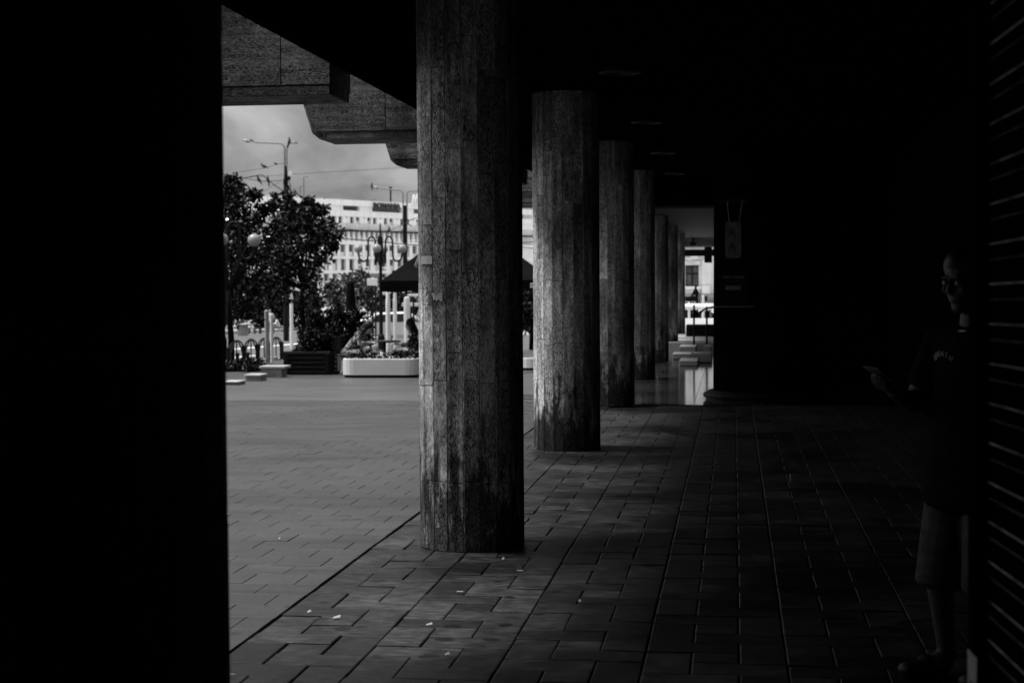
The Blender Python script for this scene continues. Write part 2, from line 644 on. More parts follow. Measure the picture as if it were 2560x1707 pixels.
for c in cand:
    z = zg(*c) + .006 + rng.uniform(-.0012, .0012)
    if c in nset:
        o = link('paver', pm_, square, (c[0], c[1], z), (rng.uniform(-.003, .003), rng.uniform(-.003, .003), rng.uniform(-.004, .004)))
    else:
        rest.add([(v[0] + c[0], v[1] + c[1], v[2] + z) for v in pvs], pfs)
# half pavers along the arcade edge
for r_ in range(int(26.2 / PV)):
    if r_ % 2:
        yy = -2.0 + (r_ + .5) * PV
        rest.add([(v[0] * .48 - 2.184 - PV * .25, v[1] + yy, v[2] + .006) for v in pvs], pfs)
stuff(rest.build('pavers', M['paver'], square))
grid_sheet('paver_bed', [-9.04, -6, -4.8, -4.4, -4, -3.6, -3.2, -2.8, -2.3, -2.183], [-2.2, 8, 16, 18, 20, 22, 24.19], M['bed'], -.028)

# the street west of the square
def strip(name, x0, x1, y0, y1, mat, dz, parent=None):
    mb = MB()
    ys = [y0 + (y1 - y0) * i / 12 for i in range(13)]
    vs = []
    for yy in ys:
        for xx in (x0, x1):
            X_ = xx - (yy - 40) * .05
            vs.append((X_, yy, zg(xx, yy) + dz))
    mb.add(vs, [(2 * i, 2 * i + 1, 2 * i + 3, 2 * i + 2) for i in range(12)])
    return struct(mb.build(name, mat, parent)) if parent is None else mb.build(name, mat, parent)
road = strip('road', -34, -13.0, 20, 180, M['asphalt'], -.11)
strip('lane_marking', -19.4, -18.9, 20, 180, M['linep'], -.104, road)
strip('lane_marking', -15.9, -15.6, 20, 38, M['linep'], -.104, road)
strip('lane_marking', -15.9, -15.6, 42, 47, M['linep'], -.104, road)
strip('lane_marking', -15.9, -15.6, 51, 56, M['linep'], -.104, road)
strip('pavement', -60, -34, 20, 180, M['kerb'], .02)
kb = MB()
for i in range(40):
    y0 = 20 + i * 3.0
    for xx in (-13.0, -34.1):
        z = zg(xx, y0)
        kb.fbox((Vector((xx - (y0 - 40) * .05, y0, 0)), Vector((-.05, 1, 0)).normalized(), Vector((1, .05, 0))), 0, 2.97, 0, .15, z - .18 - .06, z + .022)
struct(kb.build('kerb', M['kerb']))

# ------------------------------------------------------------------ arcade floor
afl = MB().box(-2.186, 2.6, -8, 21.5, -.06, -.022).build('arcade_floor', M['slatebed'])
struct(afl)
C_ = .2
tiles = []
for s_ in range(8):
    x0 = -2.18 + s_ * .6
    ph = (7.96, 7.76, 8.16, 7.96, 7.56, 7.96, 8.16, 7.76)[s_] - 16 * .6
    for r_ in range(40):
        y0 = ph + r_ * .6
        if y0 < -2.4 or y0 > 20.9:
            continue
        for i, j, w, d in ((0, 0, 1, 2), (0, 2, 2, 1), (2, 1, 1, 2), (1, 0, 2, 1), (1, 1, 1, 1)):
            tiles.append((x0 + (i + w / 2) * C_, y0 + (j + d / 2) * C_, w, d))
tm = {(w, d): slab_mesh(w * C_ - .007, d * C_ - .007, .035, M['slate'], .005) for w, d in ((1, 2), (2, 1), (1, 1))}
def tvis(t):
    px, py = PX((t[0], t[1], 0))
    return t[1] > 3 and 500 < px < 2300 and py < 1740
tn = set(sorted([t for t in tiles if tvis(t)], key=lambda t: t[1] + max(0, t[0] - .3) * 3)[:300])
rest = MB()
for t in tiles:
    z = rng.uniform(-.003, .003)
    if t in tn:
        link('paving_tile', tm[(t[2], t[3])][0], afl, (t[0] + rng.uniform(-.0015, .0015), t[1] + rng.uniform(-.0015, .0015), z), (rng.uniform(-.010, .010), rng.uniform(-.010, .010), rng.uniform(-.006, .006)))
    else:
        rest.add([(v[0] + t[0], v[1] + t[1], v[2] + z) for v in tm[(t[2], t[3])][1]], tm[(t[2], t[3])][2])
stuff(rest.build('paving_tiles', M['slate'], afl))
pf = MB().box(-2.186, 2.6, 21.5, 52, -.06, -.012).build('polished_floor', M['polish'])
struct(pf)
for i, (a, c) in enumerate(((-2.18, -1.30), (-1.29, -.52), (-.51, .38), (.39, 1.3), (1.31, 2.4))):
    for y0, y1 in ((21.52, 26.1), (26.11, 31.0)):
        MB().box(a, c, y0, y1, -.011, .0).build('floor_slab', M['polish'], pf)

# ------------------------------------------------------------------ arcade building
AB = empty('arcade_building', (0, 20, 0))
tag(AB, 'dark concrete arcade building with travertine fins over the covered walkway', 'building')
MB().box(-2.246, 14, -30, 52, 4.3, 22).build('upper_storeys', M['render'], AB)
MB().box(-16, -2.35, -30, 4.65, -.3, 22).build('corner_wing', M['render'], AB)
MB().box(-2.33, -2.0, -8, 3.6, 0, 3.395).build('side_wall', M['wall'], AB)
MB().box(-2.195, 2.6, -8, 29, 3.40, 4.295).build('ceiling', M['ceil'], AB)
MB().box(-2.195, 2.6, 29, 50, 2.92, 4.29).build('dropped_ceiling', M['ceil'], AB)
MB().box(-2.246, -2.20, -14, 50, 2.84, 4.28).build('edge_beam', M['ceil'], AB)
sb = MB()
for i in range(70):
    y0 = 29.3 + i * .29
    sb.box(-2.2, 2.3, y0, y0 + .2, 2.87, 2.918)
stuff(sb.build('ceiling_slats', M['slatm'], AB))
eb = MB()
eb.box(-2.2, 2.4, 50.02, 50.5, 2.62, 3.6)
eb.build('end_beam', M['travh'], AB)
MB().box(-2.2, 2.4, 51.2, 51.5, 2.35, 2.55).build('end_rail', M['black'], AB)
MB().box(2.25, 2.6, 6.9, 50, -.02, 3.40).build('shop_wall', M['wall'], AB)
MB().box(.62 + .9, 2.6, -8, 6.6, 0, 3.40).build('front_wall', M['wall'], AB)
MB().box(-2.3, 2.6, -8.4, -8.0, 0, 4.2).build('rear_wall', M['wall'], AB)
MB().box(1.12, 2.245, 24.4, 24.6, 0, 3.395).build('blocking_wall', M['darkwall'], AB)  # added wall, blocks the bright opening beside the pillar
# shop fronts on the inner wall
for i in range(6):
    y0 = 8.5 + i * 6.6
    if abs(y0 - 21.7) < 1:
        continue
    f_ = MB().box(2.20, 2.247, y0, y0 + .08, .2, 2.6).box(2.20, 2.247, y0 + 3.4, y0 + 3.48, .2, 2.6).box(2.20, 2.247, y0 + .083, y0 + 3.397, 2.5, 2.6).box(2.20, 2.247, y0 + .083, y0 + 3.397, .2, .32).build('shop_front', M['darkwall'], AB)
    MB().box(2.225, 2.24, y0 + .085, y0 + 3.395, .325, 2.495).build('panel', M['darkwall'], f_)
# downlights
for i in range(6):
    y0 = 14.0 + 4.45 * (i - 1)
    d_ = MB().lathe((-.95, y0, 3.355), [(.10, .044), (.17, .044), (.18, 0), (.15, -.012), (.11, .01)], 24).build('downlight', M['downl'], AB, smooth=False)
# fins
FT = .46
fin_me = None
for i in range(-2, 15):
    yf = 9.16 + 2.83 * i
    ztop, zb = 3.90, 2.665
    xi, xt, xo = -2.25, -3.07, -3.46
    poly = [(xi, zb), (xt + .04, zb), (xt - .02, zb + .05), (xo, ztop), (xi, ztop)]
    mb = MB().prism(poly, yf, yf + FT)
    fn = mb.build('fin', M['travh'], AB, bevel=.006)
    # stone facing slabs on both faces
    xj = -2.53
    def xe(z):
        return (xt - .02) + (xo - xt + .02) * (z - zb - .05) / (ztop - zb - .05)
    for sgn, ya in ((-1, yf), (1, yf + FT)):
        y0, y1 = (ya - .028, ya - .003) if sgn < 0 else (ya + .003, ya + .028)
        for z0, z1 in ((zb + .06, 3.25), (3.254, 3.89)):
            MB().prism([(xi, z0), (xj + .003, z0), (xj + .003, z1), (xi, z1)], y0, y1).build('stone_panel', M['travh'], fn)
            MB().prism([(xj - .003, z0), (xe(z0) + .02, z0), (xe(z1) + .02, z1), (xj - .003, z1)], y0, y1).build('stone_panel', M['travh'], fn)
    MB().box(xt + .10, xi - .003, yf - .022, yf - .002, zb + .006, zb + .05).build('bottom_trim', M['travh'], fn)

# ------------------------------------------------------------------ columns
CR = .322
NF = 20
col0 = empty('column', (-1.593, 10.0, 0))
MB().lathe((-1.593, 10.0, 0), [(CR - .022, 0), (CR - .022, 3.4)], NF).build('core', M['joint'], col0)
for k_ in range(NF):
    a = (k_ + .5) * 2 * math.pi / NF
    ap = CR * math.cos(math.pi / NF)
    w = 2 * CR * math.sin(math.pi / NF)
    zs = [0.0, .41 + rng.uniform(-.012, .012)]
    while zs[-1] < 2.6:
        zs.append(zs[-1] + .61 + rng.choice((0, 0, 0, -.03, .03, .16, -.12)) + rng.uniform(-.01, .01))
    zs.append(3.398)
    for z0, z1 in zip(zs[:-1], zs[1:]):
        pr = rng.uniform(-.0022, .0022)
        q = .0012
        mb = MB()
        xo_, xi_ = ap + pr, ap - .026
        wo_, wi_ = w / 2 - q, w / 2 - .0046
        e = .003
        vs = []
        for x_, w_, zz0, zz1 in ((xi_, wi_, z0 + .001, z1 - .001), (xo_ - e, wo_, z0 + .001, z1 - .001), (xo_, wo_ - e, z0 + .001 + e, z1 - .001 - e)):
            vs += [(x_, -w_, zz0), (x_, w_, zz0), (x_, w_, zz1), (x_, -w_, zz1)]
        fs = [(8, 9, 10, 11), (3, 2, 1, 0)]
        for l in (0, 4):
            for j in range(4):
                fs.append((l + j, l + (j + 1) % 4, l + 4 + (j + 1) % 4, l + 4 + j))
        mb.add(vs, fs)
        o = link('stone_panel', mb.mesh('stone_panel', M['trav']), col0, (0, 0, 0), (0, 0, a))
CGRP = 'faceted travertine columns in the arcade row'
tag(col0, 'travertine faceted column with tape and torn paper, beside the square in mid picture', 'column', CGRP)
cl = [(-1.612, 4.06, 'nearest travertine column, black against the light at the left'),
      (-1.595, 15.85, 'second lit travertine column, streaked with grime at its foot'),
      (-1.60, 21.5, 'third lit travertine column, pale patched band, on the polished floor edge'),
      (-1.60, 27.2, 'fourth travertine column from the sticky taped one, thin lit strip'),
      (-1.60, 32.9, 'fifth travertine column in the row, mostly hidden behind nearer ones'),
      (-1.60, 38.5, 'sixth travertine column in the row, near the stone steps'),
      (-1.60, 44.2, 'farthest travertine column, black beside the bright arcade end')]
cl[3] = (cl[3][0], cl[3][1], 'travertine column right behind the patched one, showing a thin lit strip')
for i, (x, y, lb) in enumerate(cl):
    c = copy_tree(col0)
    c.location = (x, y, 0)
    c.rotation_euler = (0, 0, 2 * math.pi / NF * (3 * i + 2))
    c['label'] = lb

# sticky remnants on the taped column
def on_col(px, py, r=CR + .004):
    """point on column A's surface seen at a picture position"""
    d = ray(px, py)
    d = d.normalized()
    c = Vector((-1.593, 10.0, 0))
    a = d.x ** 2 + d.y ** 2
    b_ = 2 * ((CAM.x - c.x) * d.x + (CAM.y - c.y) * d.y)
    cc = (CAM.x - c.x) ** 2 + (CAM.y - c.y) ** 2 - r * r
    disc = max(0, b_ * b_ - 4 * a * cc)
    t = (-b_ - math.sqrt(disc)) / (2 * a)
    return CAM + d * t
def patch(name, pts, mat, label, cat, th=.0015):
    mb = MB()
    n = len(pts)
    vi = [on_col(px, py, CR + .003) for px, py in pts]
    vo = [on_col(px, py, CR + .003 + th) for px, py in pts]
    mb.add(vi + vo, [tuple(range(n))[::-1], tuple(range(n, 2 * n))] + [(k, (k + 1) % n, n + (k + 1) % n, n + k) for k in range(n)])
    o = mb.build(name, mat, at=sum((Vector(v) for v in vi), Vector()) / n)
    return tag(o, label, cat)
patch('tape_strip', [(1052, 641), (1066, 640), (1080, 640), (1080, 660), (1066, 660), (1052, 661)], M['tape'], 'grey strip of parcel tape stuck across the column near eye height', 'tape')
patch('paper_scrap', [(1079, 731), (1085, 733), (1088, 739), (1094, 731), (1106, 731), (1106, 753), (1099, 752), (1096, 747), (1091, 754), (1087, 747), (1084, 752)], M['oldpaper'], 'torn scrap of pale paper glued on the column below the tape', 'paper')
for i, (cx, cy, lb, dx) in enumerate(((1040, 655, 'loop of pale string hanging from the tape at the column edge', 6), (1041, 790, 'loop of pale plastic tie on the column edge below the string', 5))):
    base = P(cx + 8, cy - 20, 9.93)
    pts = [base, P(cx, cy, 9.9), P(cx - dx + 3, cy + 10, 9.88), P(cx - dx + 6, cy + 15, 9.88), P(cx + 2, cy + 11, 9.89), P(cx + 4, cy, 9.9), P(cx + 9, cy - 18, 9.92)]
    o = MB().tube(pts, .0028, 5).build('string_loop', M['paper'], at=base)
    tag(o, lb, 'string')

# ------------------------------------------------------------------ shutter block on the right
SB = empty('roller_shutter', (.588, 4.0, 0))
tag(SB, 'dark ribbed roller shutter with shiny slat edges at the right edge', 'shutter')
sd = Vector((.057, -1, 0)).normalized()
sn = Vector((-sd.y, sd.x, 0)) * -1
if sn.x > 0:
    sn = -sn
fr = (Vector((.600, 3.98, 0)), sd, sn)
for i in range(38):
    z0 = .03 + i * .0925
    vs, L = [], 2.4
    # curved slat profile: belly, groove and two polished lips
    prof = [(0, 0), (.006, .006), (.0085, .030), (.009, .050), (.006, .070), (.0, .078), (.004, .082), (.009, .0855), (.004, .089), (0, .0915)]
    for a in (0, L):
        for (nn, zz) in prof:
            p = fr[0] + fr[1] * a + fr[2] * nn
            vs.append((p.x, p.y, z0 + zz + .0165 * a))
        for (nn, zz) in reversed(prof):
            p = fr[0] + fr[1] * a + fr[2] * (nn - .004)
            vs.append((p.x, p.y, z0 + zz + .0165 * a))
    n2 = len(prof) * 2
    fs = [(k, (k + 1) % n2, n2 + (k + 1) % n2, n2 + k) for k in range(n2)]
    sl_ = MB().add(vs, fs).build('slat', M['shutter'], SB)
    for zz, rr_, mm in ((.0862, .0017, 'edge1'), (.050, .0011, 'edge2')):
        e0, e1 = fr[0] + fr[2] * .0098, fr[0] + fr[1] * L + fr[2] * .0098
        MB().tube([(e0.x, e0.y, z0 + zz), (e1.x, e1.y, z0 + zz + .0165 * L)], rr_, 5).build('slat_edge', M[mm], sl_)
MB().fbox((Vector((.588, 3.985, 0)), sd, sn), -.06, .0, .0, .03, 0, 3.39).build('guide_rail', M['darkwall'], SB)
jp = MB().box(.589, 1.52, 4.055, 4.30, 0, 3.395).build('door_jamb', M['darkwall'])
tag(jp, 'black pilaster between the roller shutter and the doorway', 'wall')
st = MB().fbox((Vector((.588, 3.985, 0)), sd, sn), -.055, .052, .0305, .0325, .52, .728).build('sticker', M['oldpaper'], SB)
MB().fbox((Vector((.588, 3.985, 0)), sd, sn), -.02, .035, .0327, .0337, .56, .66).build('printed_mark', M['darkletter'], st)

# ------------------------------------------------------------------ round pillar, sign and notice further in
PC = Vector((.42, 22.6, 0))
RP = empty('round_pillar', PC)
tag(RP, 'thick black round pillar with a stepped base at the right of the walkway', 'pillar')
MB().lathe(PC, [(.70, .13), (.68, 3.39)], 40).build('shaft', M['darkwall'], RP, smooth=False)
MB().lathe(PC, [(.80, 0), (.80, .03), (.83, .035), (.84, .075), (.83, .085), (.75, .128)], 40).build('plinth', M['black'], RP)
hp = P(1833, 600, 21.2)
hs = empty('hanging_sign', hp)
tag(hs, 'small grey rounded sign hung on two cords in front of the black pillar', 'sign')
w_, hh_ = .10, .23
pts = []
for cx, cz, a0 in ((w_ - .03, hh_ - .03, 0), (-w_ + .03, hh_ - .03, 90), (-w_ + .03, -hh_ + .03, 180), (w_ - .03, -hh_ + .03, 270)):
    for a in (0, 45, 90):
        pts.append((hp.x + cx + .03 * math.cos(R(a0 + a)), hp.z + cz + .03 * math.sin(R(a0 + a))))
MB().prism(pts, hp.y - .02, hp.y + .02).build('sign_panel', M['signf'], hs)
for dz, tx in ((.09, 'A'), (-.09, 'A')):
    o = link('lettering', text_mesh(tx, .15, M['darkletter'], .002), hs, (-.02, -.024, dz), (math.pi / 2, 0, 0))
MB().tube([(hp.x - .05, hp.y, hp.z + .22), (hp.x - .075, hp.y, hp.z + .50)], .004, 5).build('cord', M['tape'], hs)
MB().tube([(hp.x + .07, hp.y, hp.z + .22), (hp.x + .12, hp.y, hp.z + .50)], .004, 5).build('cord', M['tape'], hs)
MB().box(hp.x - .17, hp.x + .19, hp.y - .015, hp.y + .8, hp.z + .5, hp.z + .52).build('bracket', M['black'], hs)
np_ = P(1833, 725, 21.85)
nb = empty('notice_board', np_)
tag(nb, 'dark notice plate with two rows of pale letters fixed to the black pillar', 'notice')
MB().box(np_.x - .20, np_.x + .20, np_.y, np_.y + .06, np_.z - .20, np_.z + .24).build('board', M['black'], nb)
for k_, (dz, sx, mt) in enumerate(((.165, .055, M['tape']), (.11, .045, M['signf']))):
    link('lettering', text_mesh(('TERRE CUTURA', 'SALA COFFEE')[k_], sx * .72, mt, .001), nb, (0, -.003, dz), (math.pi / 2, 0, 0))
MB().box(np_.x - .10, np_.x + .10, np_.y - .02, np_.y - .002, np_.z + .0, np_.z + .055).build('letter_slot', M['steel'], nb)
MB().box(np_.x - .26, np_.x + .26, np_.y - .06, np_.y - .002, np_.z - .225, np_.z - .21).build('ledge', M['steel'], nb)
hd = G(1977, 1204)
dsx = empty('door_stop', hd)
tag(dsx, 'tiny shiny metal peg standing on the dark floor near the wall', 'peg')
MB().lathe(hd, [(.006, 0), (.006, .05), (.009, .052), (.009, .062)], 10).build('peg', M['steel'], dsx)

# ------------------------------------------------------------------ litter on the arcade floor
def litter(px, py, w, h, rot, lb, mat=None, cyl=False, name='paper_scrap'):
    p = G(px, py)
    p.z = max(p.z, 0) + .009
    if cyl:
        d = Vector((math.cos(rot), math.sin(rot), 0)) * w / 2
        o = MB().tube([p - d, p + d], h / 2, 8).build('cigarette_butt', mat or M['paper'], at=p)
    else:
        mb = MB()
        c, s = math.cos(rot), math.sin(rot)
        vs = []
        for z in (0, .002):
            for a, b_, dz in ((-1, -1, 0), (1, -.8, .004), (.9, 1, .012), (-.8, .9, .003)):
                vs.append((p.x + a * w / 2 * c - b_ * h / 2 * s, p.y + a * w / 2 * s + b_ * h / 2 * c, p.z + z + dz))
        mb.add(vs, [(3, 2, 1, 0), (4, 5, 6, 7), (0, 1, 5, 4), (1, 2, 6, 5), (2, 3, 7, 6), (3, 0, 4, 7)])
        o = mb.build(name, mat or M['paper'], at=p)
    tag(o, lb, 'litter', 'litter on the arcade floor')
litter(842, 1549, .036, .03, .1, 'largest white paper scrap, on the lit dark tiles left of the column foot')
litter(773, 1535, .018, .016, .5, 'tiny paper crumb just left of the larger white scrap')
litter(1150, 1483, .034, .009, 0.02, 'white cigarette butt lying crosswise in the shade below the taped column', cyl=True)
litter(1300, 1430, .034, .008, 0.0, 'white cigarette butt in the black shadow right of the taped column', cyl=True)
litter(1258, 1402, .014, .022, .4, 'small crumpled white paper close to the shaded foot of the taped column')
litter(1450, 1508, .010, .016, 1.2, 'white crumb at the corner of a dark tile out in the walkway')
litter(580, 1691, .03, .008, 0.0, 'white cigarette butt at the lower left beside the black column', cyl=True)
litter(1073, 1567, .03, .012, .1, 'dull grey paper strip on the tile in front of the taped column', M['oldpaper'])
litter(698, 1351, .014, .014, .1, 'pale crumb out on the grey pavers left of the column')
litter(1118, 1642, .02, .012, .3, 'few pale crumbs on a tile near the bottom edge', M['oldpaper'])

# ------------------------------------------------------------------ far end of the arcade: steps, rails, planter
stp = empty('stone_steps', (-.5, 31, 0))
tag(stp, 'pale stone steps leading out at the far end of the walkway', 'steps')
def pbox(mb, px0, px1, py0, py1, Y, dep):
    a, b_ = P(px0, py1, Y), P(px1, py0, Y)
    return mb.box(a.x, b_.x, Y, Y + dep, a.z, b_.z)
for px0, px1, py0, py1, Y, dep in ((1698, 1744, 901, 922, 31.3, 1.2), (1730, 1779, 886, 904, 32.7, 1.2), (1681, 1729, 884, 898, 34.0, 1.0), (1698, 1739, 866, 880, 36.2, 1.3), (1762, 1779, 866, 884, 35.0, 1.0)):
    a, b_ = P(px0, py1, Y), P(px1, py0, Y)
    MB().box(a.x, b_.x, Y, Y + dep, 0, b_.z).build('step_block', M['step'], stp, bevel=.008)
pl = MB().box(-2.2, 2.4, 37.6, 62, -.3, .20).build('terrace', M['coping'])
struct(pl)
rl = empty('hand_rail', P(1735, 870, 37))
tag(rl, 'thin black post and bent rail standing at the stone steps', 'railing')
for px, py0, py1 in ((1735, 762, 884), (1767, 766, 872)):
    a, b_ = P(px, py1, 37), P(px, py0, 37)
    MB().tube([(a.x, 37, max(a.z, .0)), (b_.x, 37, b_.z)], .022, 8).build('post', M['black'], rl)
MB().tube([P(1750, 783, 37), P(1757, 776, 37), P(1767, 770, 37), P(1784, 768, 37)], .022, 8).build('top_rail', M['black'], rl)
def log_planter(c, L, D, nlog, r, label, rz=0.0):
    e = empty('log_planter', c)
    tag(e, label, 'planter')
    cs, sn_ = math.cos(rz), math.sin(rz)
    def tr(x, y, z):
        return (c[0] + x * cs - y * sn_, c[1] + x * sn_ + y * cs, c[2] + z)
    for i in range(nlog):
        z = r + i * 2 * r * .97
        for sgn in (-1, 1):
            MB().tube([tr(-L / 2 - .07, sgn * D / 2, z), tr(L / 2 + .07, sgn * D / 2, z)], r, 12).build('log', M['log'], e)
            if i < nlog - 1:
                MB().tube([tr(sgn * L / 2, -D / 2 - .07, z + r), tr(sgn * L / 2, D / 2 + .07, z + r)], r * .95, 12).build('log', M['log'], e)
    zt = nlog * 2 * r * .9
    MB().fbox((Vector((c[0], c[1], 0)), Vector((cs, sn_, 0)), Vector((-sn_, cs, 0))), -L / 2, L / 2, -D / 2, D / 2, c[2] + .02, c[2] + zt).build('soil', M['soil'], e)
    return e
a = P(1752, 832, 42)
log_planter((a.x, 42, .20), .58, .5, 3, .05, 'small dark log planter at the far end of the walkway')

# ------------------------------------------------------------------ foliage
def leaves(clusters, n, size, seed, flat=0.0, aspect=.55):
    g = np.random.default_rng(seed)
    cs = np.array([c[:3] for c in clusters])
    rs = np.array([c[3] for c in clusters])
    idx = g.integers(0, len(cs), n)
    d = g.normal(size=(n, 3))
    d /= np.linalg.norm(d, axis=1)[:, None]
    rad = g.random(n) ** .45
    p = cs[idx] + d * (rs[idx] * rad)[:, None]
    t = g.normal(size=(n, 3))
    t[:, 2] -= .35
    t /= np.linalg.norm(t, axis=1)[:, None]
    b_ = np.cross(t, g.normal(size=(n, 3)))
    b_ /= np.linalg.norm(b_, axis=1)[:, None]
    s = (size * g.uniform(.6, 1.35, n))[:, None]
    v = np.stack([p, p + t * s * .5 + b_ * s * aspect * .5, p + t * s, p + t * s * .5 - b_ * s * aspect * .5], 1).reshape(-1, 3)
    f = np.arange(4 * n).reshape(-1, 4)
    return v.tolist(), f.tolist()
def env_clusters(c, rx, ry, rz, n, cr, seed, shell=.45, zmin=None):
    g = random.Random(seed)
    out = []
    while len(out) < n:
        x, y, z = (g.uniform(-1, 1) for _ in range(3))
        q = x * x + y * y + z * z
        if q > 1 or q < shell * g.random():
            continue
        out.append((c[0] + x * rx, c[1] + y * ry, c[2] + z * rz, cr * g.uniform(.6, 1.3)))
    return out
def tree(base, trunk_h, blobs, label, group, seed, nleaf=7000, lsize=.10, tr=.08, mat='leaf', bark='bark', limbs=9):
    e = empty('tree', base)
    tag(e, label, 'tree', group)
    g = random.Random(seed)
    b_ = Vector(base)
    mb = MB()
    top = b_ + Vector((g.uniform(-.1, .1), g.uniform(-.1, .1), trunk_h))
    mb.tube([b_ - Vector((0, 0, .1)), b_ + Vector((.02, 0, trunk_h * .35)), b_ + Vector((-.03, .02, trunk_h * .7)), top], [tr * 1.25, tr, tr * .85, tr * .7], 9)
    mb.build('trunk', M[bark], e, smooth=True)
    cls = []
    for i, (c, rx, ry, rz, n, cr) in enumerate(blobs):
        cls += env_clusters(c, rx, ry, rz, n, cr, seed * 31 + i)
    lm = MB()
    for k_ in range(limbs):
        c = g.choice(cls)
        p1 = top.lerp(Vector(c[:3]), .45) + Vector((0, 0, .12))
        lm.tube([top - Vector((0, 0, .1)), p1, c[:3]], [tr * .5, tr * .32, tr * .1], 6)
    lm.build('limbs', M[bark], e, smooth=True)
    v, f = leaves(cls, nleaf, lsize, seed)
    cm = MB()
    cm.v, cm.f = [tuple(x) for x in v], [tuple(x) for x in f]
    me = bpy.data.meshes.new('crown')
    o_ = wloc(e)
    me.from_pydata([(x[0] - o_.x, x[1] - o_.y, x[2] - o_.z) for x in v], [], f)
    me.materials.append(M[mat])
    link('crown', me, e)
    return e
def foliage_obj(name, clusters, n, size, mat, seed, parent=None, aspect=.55):
    v, f = leaves(clusters, n, size, seed, aspect=aspect)
    me = bpy.data.meshes.new(name)
    if parent is None:
        o_ = Vector(clusters[0][:3])
        o_.z = min(c[2] - c[3] for c in clusters)
    else:
        o_ = wloc(parent)
    me.from_pydata([(x[0] - o_.x, x[1] - o_.y, x[2] - o_.z) for x in v], [], f)
    me.materials.append(mat)
    return link(name, me, parent, o_ if parent is None else (0, 0, 0))

TG = 'small street trees along the square'
def pb(px, py, Y, rx, rz, n, cr, ry=None):
    p = P(px, py, Y)
    k = Y / FPX
    return (tuple(p), rx * k, (ry or rx) * k, rz * k, n, cr)
b1 = G(577, 918)
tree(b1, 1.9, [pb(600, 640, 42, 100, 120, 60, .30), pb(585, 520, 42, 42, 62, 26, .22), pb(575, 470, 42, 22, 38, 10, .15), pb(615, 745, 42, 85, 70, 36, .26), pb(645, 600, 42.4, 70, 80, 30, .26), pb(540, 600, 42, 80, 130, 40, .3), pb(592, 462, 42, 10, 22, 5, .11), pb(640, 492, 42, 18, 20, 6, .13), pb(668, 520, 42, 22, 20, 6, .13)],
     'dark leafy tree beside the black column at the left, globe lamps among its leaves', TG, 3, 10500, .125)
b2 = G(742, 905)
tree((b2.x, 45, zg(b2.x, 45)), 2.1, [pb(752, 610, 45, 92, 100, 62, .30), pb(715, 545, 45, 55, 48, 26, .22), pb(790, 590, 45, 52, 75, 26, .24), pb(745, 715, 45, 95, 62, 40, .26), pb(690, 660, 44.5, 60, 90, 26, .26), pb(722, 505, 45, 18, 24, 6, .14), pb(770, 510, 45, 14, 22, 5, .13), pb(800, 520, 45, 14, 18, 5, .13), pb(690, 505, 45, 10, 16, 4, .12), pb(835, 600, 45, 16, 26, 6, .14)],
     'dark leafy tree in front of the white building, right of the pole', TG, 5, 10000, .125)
b3 = P(930, 800, 120)
tree((b3.x, 120, zg(b3.x, 120)), 4, [pb(905, 730, 120, 42, 36, 26, .7), pb(893, 698, 120, 24, 16, 12, .5), pb(848, 730, 125, 22, 40, 14, .6)], 'mid grey tree far behind the folded parasol', TG, 8, 3200, .38, .15, 'leafm')
tree((P(985, 800, 100).x, 100, zg(-20, 100)), 4, [pb(985, 775, 100, 55, 45, 26, .8)], 'dark low tree behind the white posts under the parasol', TG, 9, 2600, .34, .15, 'leaf')
tree((P(640, 800, 150).x, 150, zg(-40, 150)), 5, [pb(590, 760, 150, 70, 60, 30, 1.3), pb(660, 765, 150, 70, 55, 30, 1.3), pb(740, 770, 150, 60, 50, 20, 1.2)], 'dark far trees across the street behind the seated people', TG, 10, 5000, .6, .2, 'leafd')
tree((P(1330, 800, 60).x, 60, zg(-8, 60)), 3, [pb(1325, 760, 60, 34, 60, 18, .5)], 'dark tree seen in the slit between the two lit columns', TG, 12, 2200, .2, .1, 'leaf')
tree((P(1742, 790, 70).x, 70, .2), 1.2, [pb(1712, 790, 70, 18, 26, 10, .3), pb(1748, 795, 70, 26, 26, 14, .3)], 'dark bushy tree behind the far small log planter', TG, 13, 2400, .16, .06, 'leafd')

# ------------------------------------------------------------------ log planter, garden wall, shrubs
lp = G(770, 936)
LPX = empty
log_planter((lp.x, lp.y + .3, lp.z), .82 * lp.y / 33.5 * 1.05, .7, 5, .052, 'dark log planter with stacked rounded log ends on the square')
ytop = lp.y + .3
cone = []
for i in range(46):
    t = rng.random()
    a = rng.uniform(0, 6.28)
    p0 = P(790, 885, ytop)
    rr = (1 - t ** 1.5) * .46
    cone.append((p0.x + math.cos(a) * rr * rng.random() ** .5, ytop + math.sin(a) * rr * .6, p0.z + t * .86, .13))
e = empty('topiary_bush', (lp.x, ytop, lp.z + .4))
tag(e, 'black cone shaped bush growing in the log planter', 'bush')
foliage_obj('foliage', cone, 15000, .055, M['leafd'], 21, e)
MB().tube([(lp.x, ytop, lp.z + .3), (lp.x, ytop, lp.z + 1.0)], .03, 6).build('stem', M['bark'], e)
shr = [((c[0], c[1], c[2], c[3])) for c in env_clusters(tuple(P(855, 835, 36.5)), .62, .4, .60, 70, .17, 77)]
e = empty('leafy_shrub', (P(838, 830, 36.5).x, 36.5, zg(-8, 36.5)))
tag(e, 'dark loose shrub with pale leaf glints between log planter and white planter', 'shrub')
foliage_obj('foliage', shr, 8000, .085, M['leafd'], 22, e)
MB().tube([(e.location.x, 36.5, e.location.z), (e.location.x, 36.5, e.location.z + 1.0)], .03, 6).build('stem', M['bark'], e)
gw = empty('garden_wall', G(660, 940))
tag(gw, 'low stepped stone wall with pale coping around the hedge bed', 'wall')
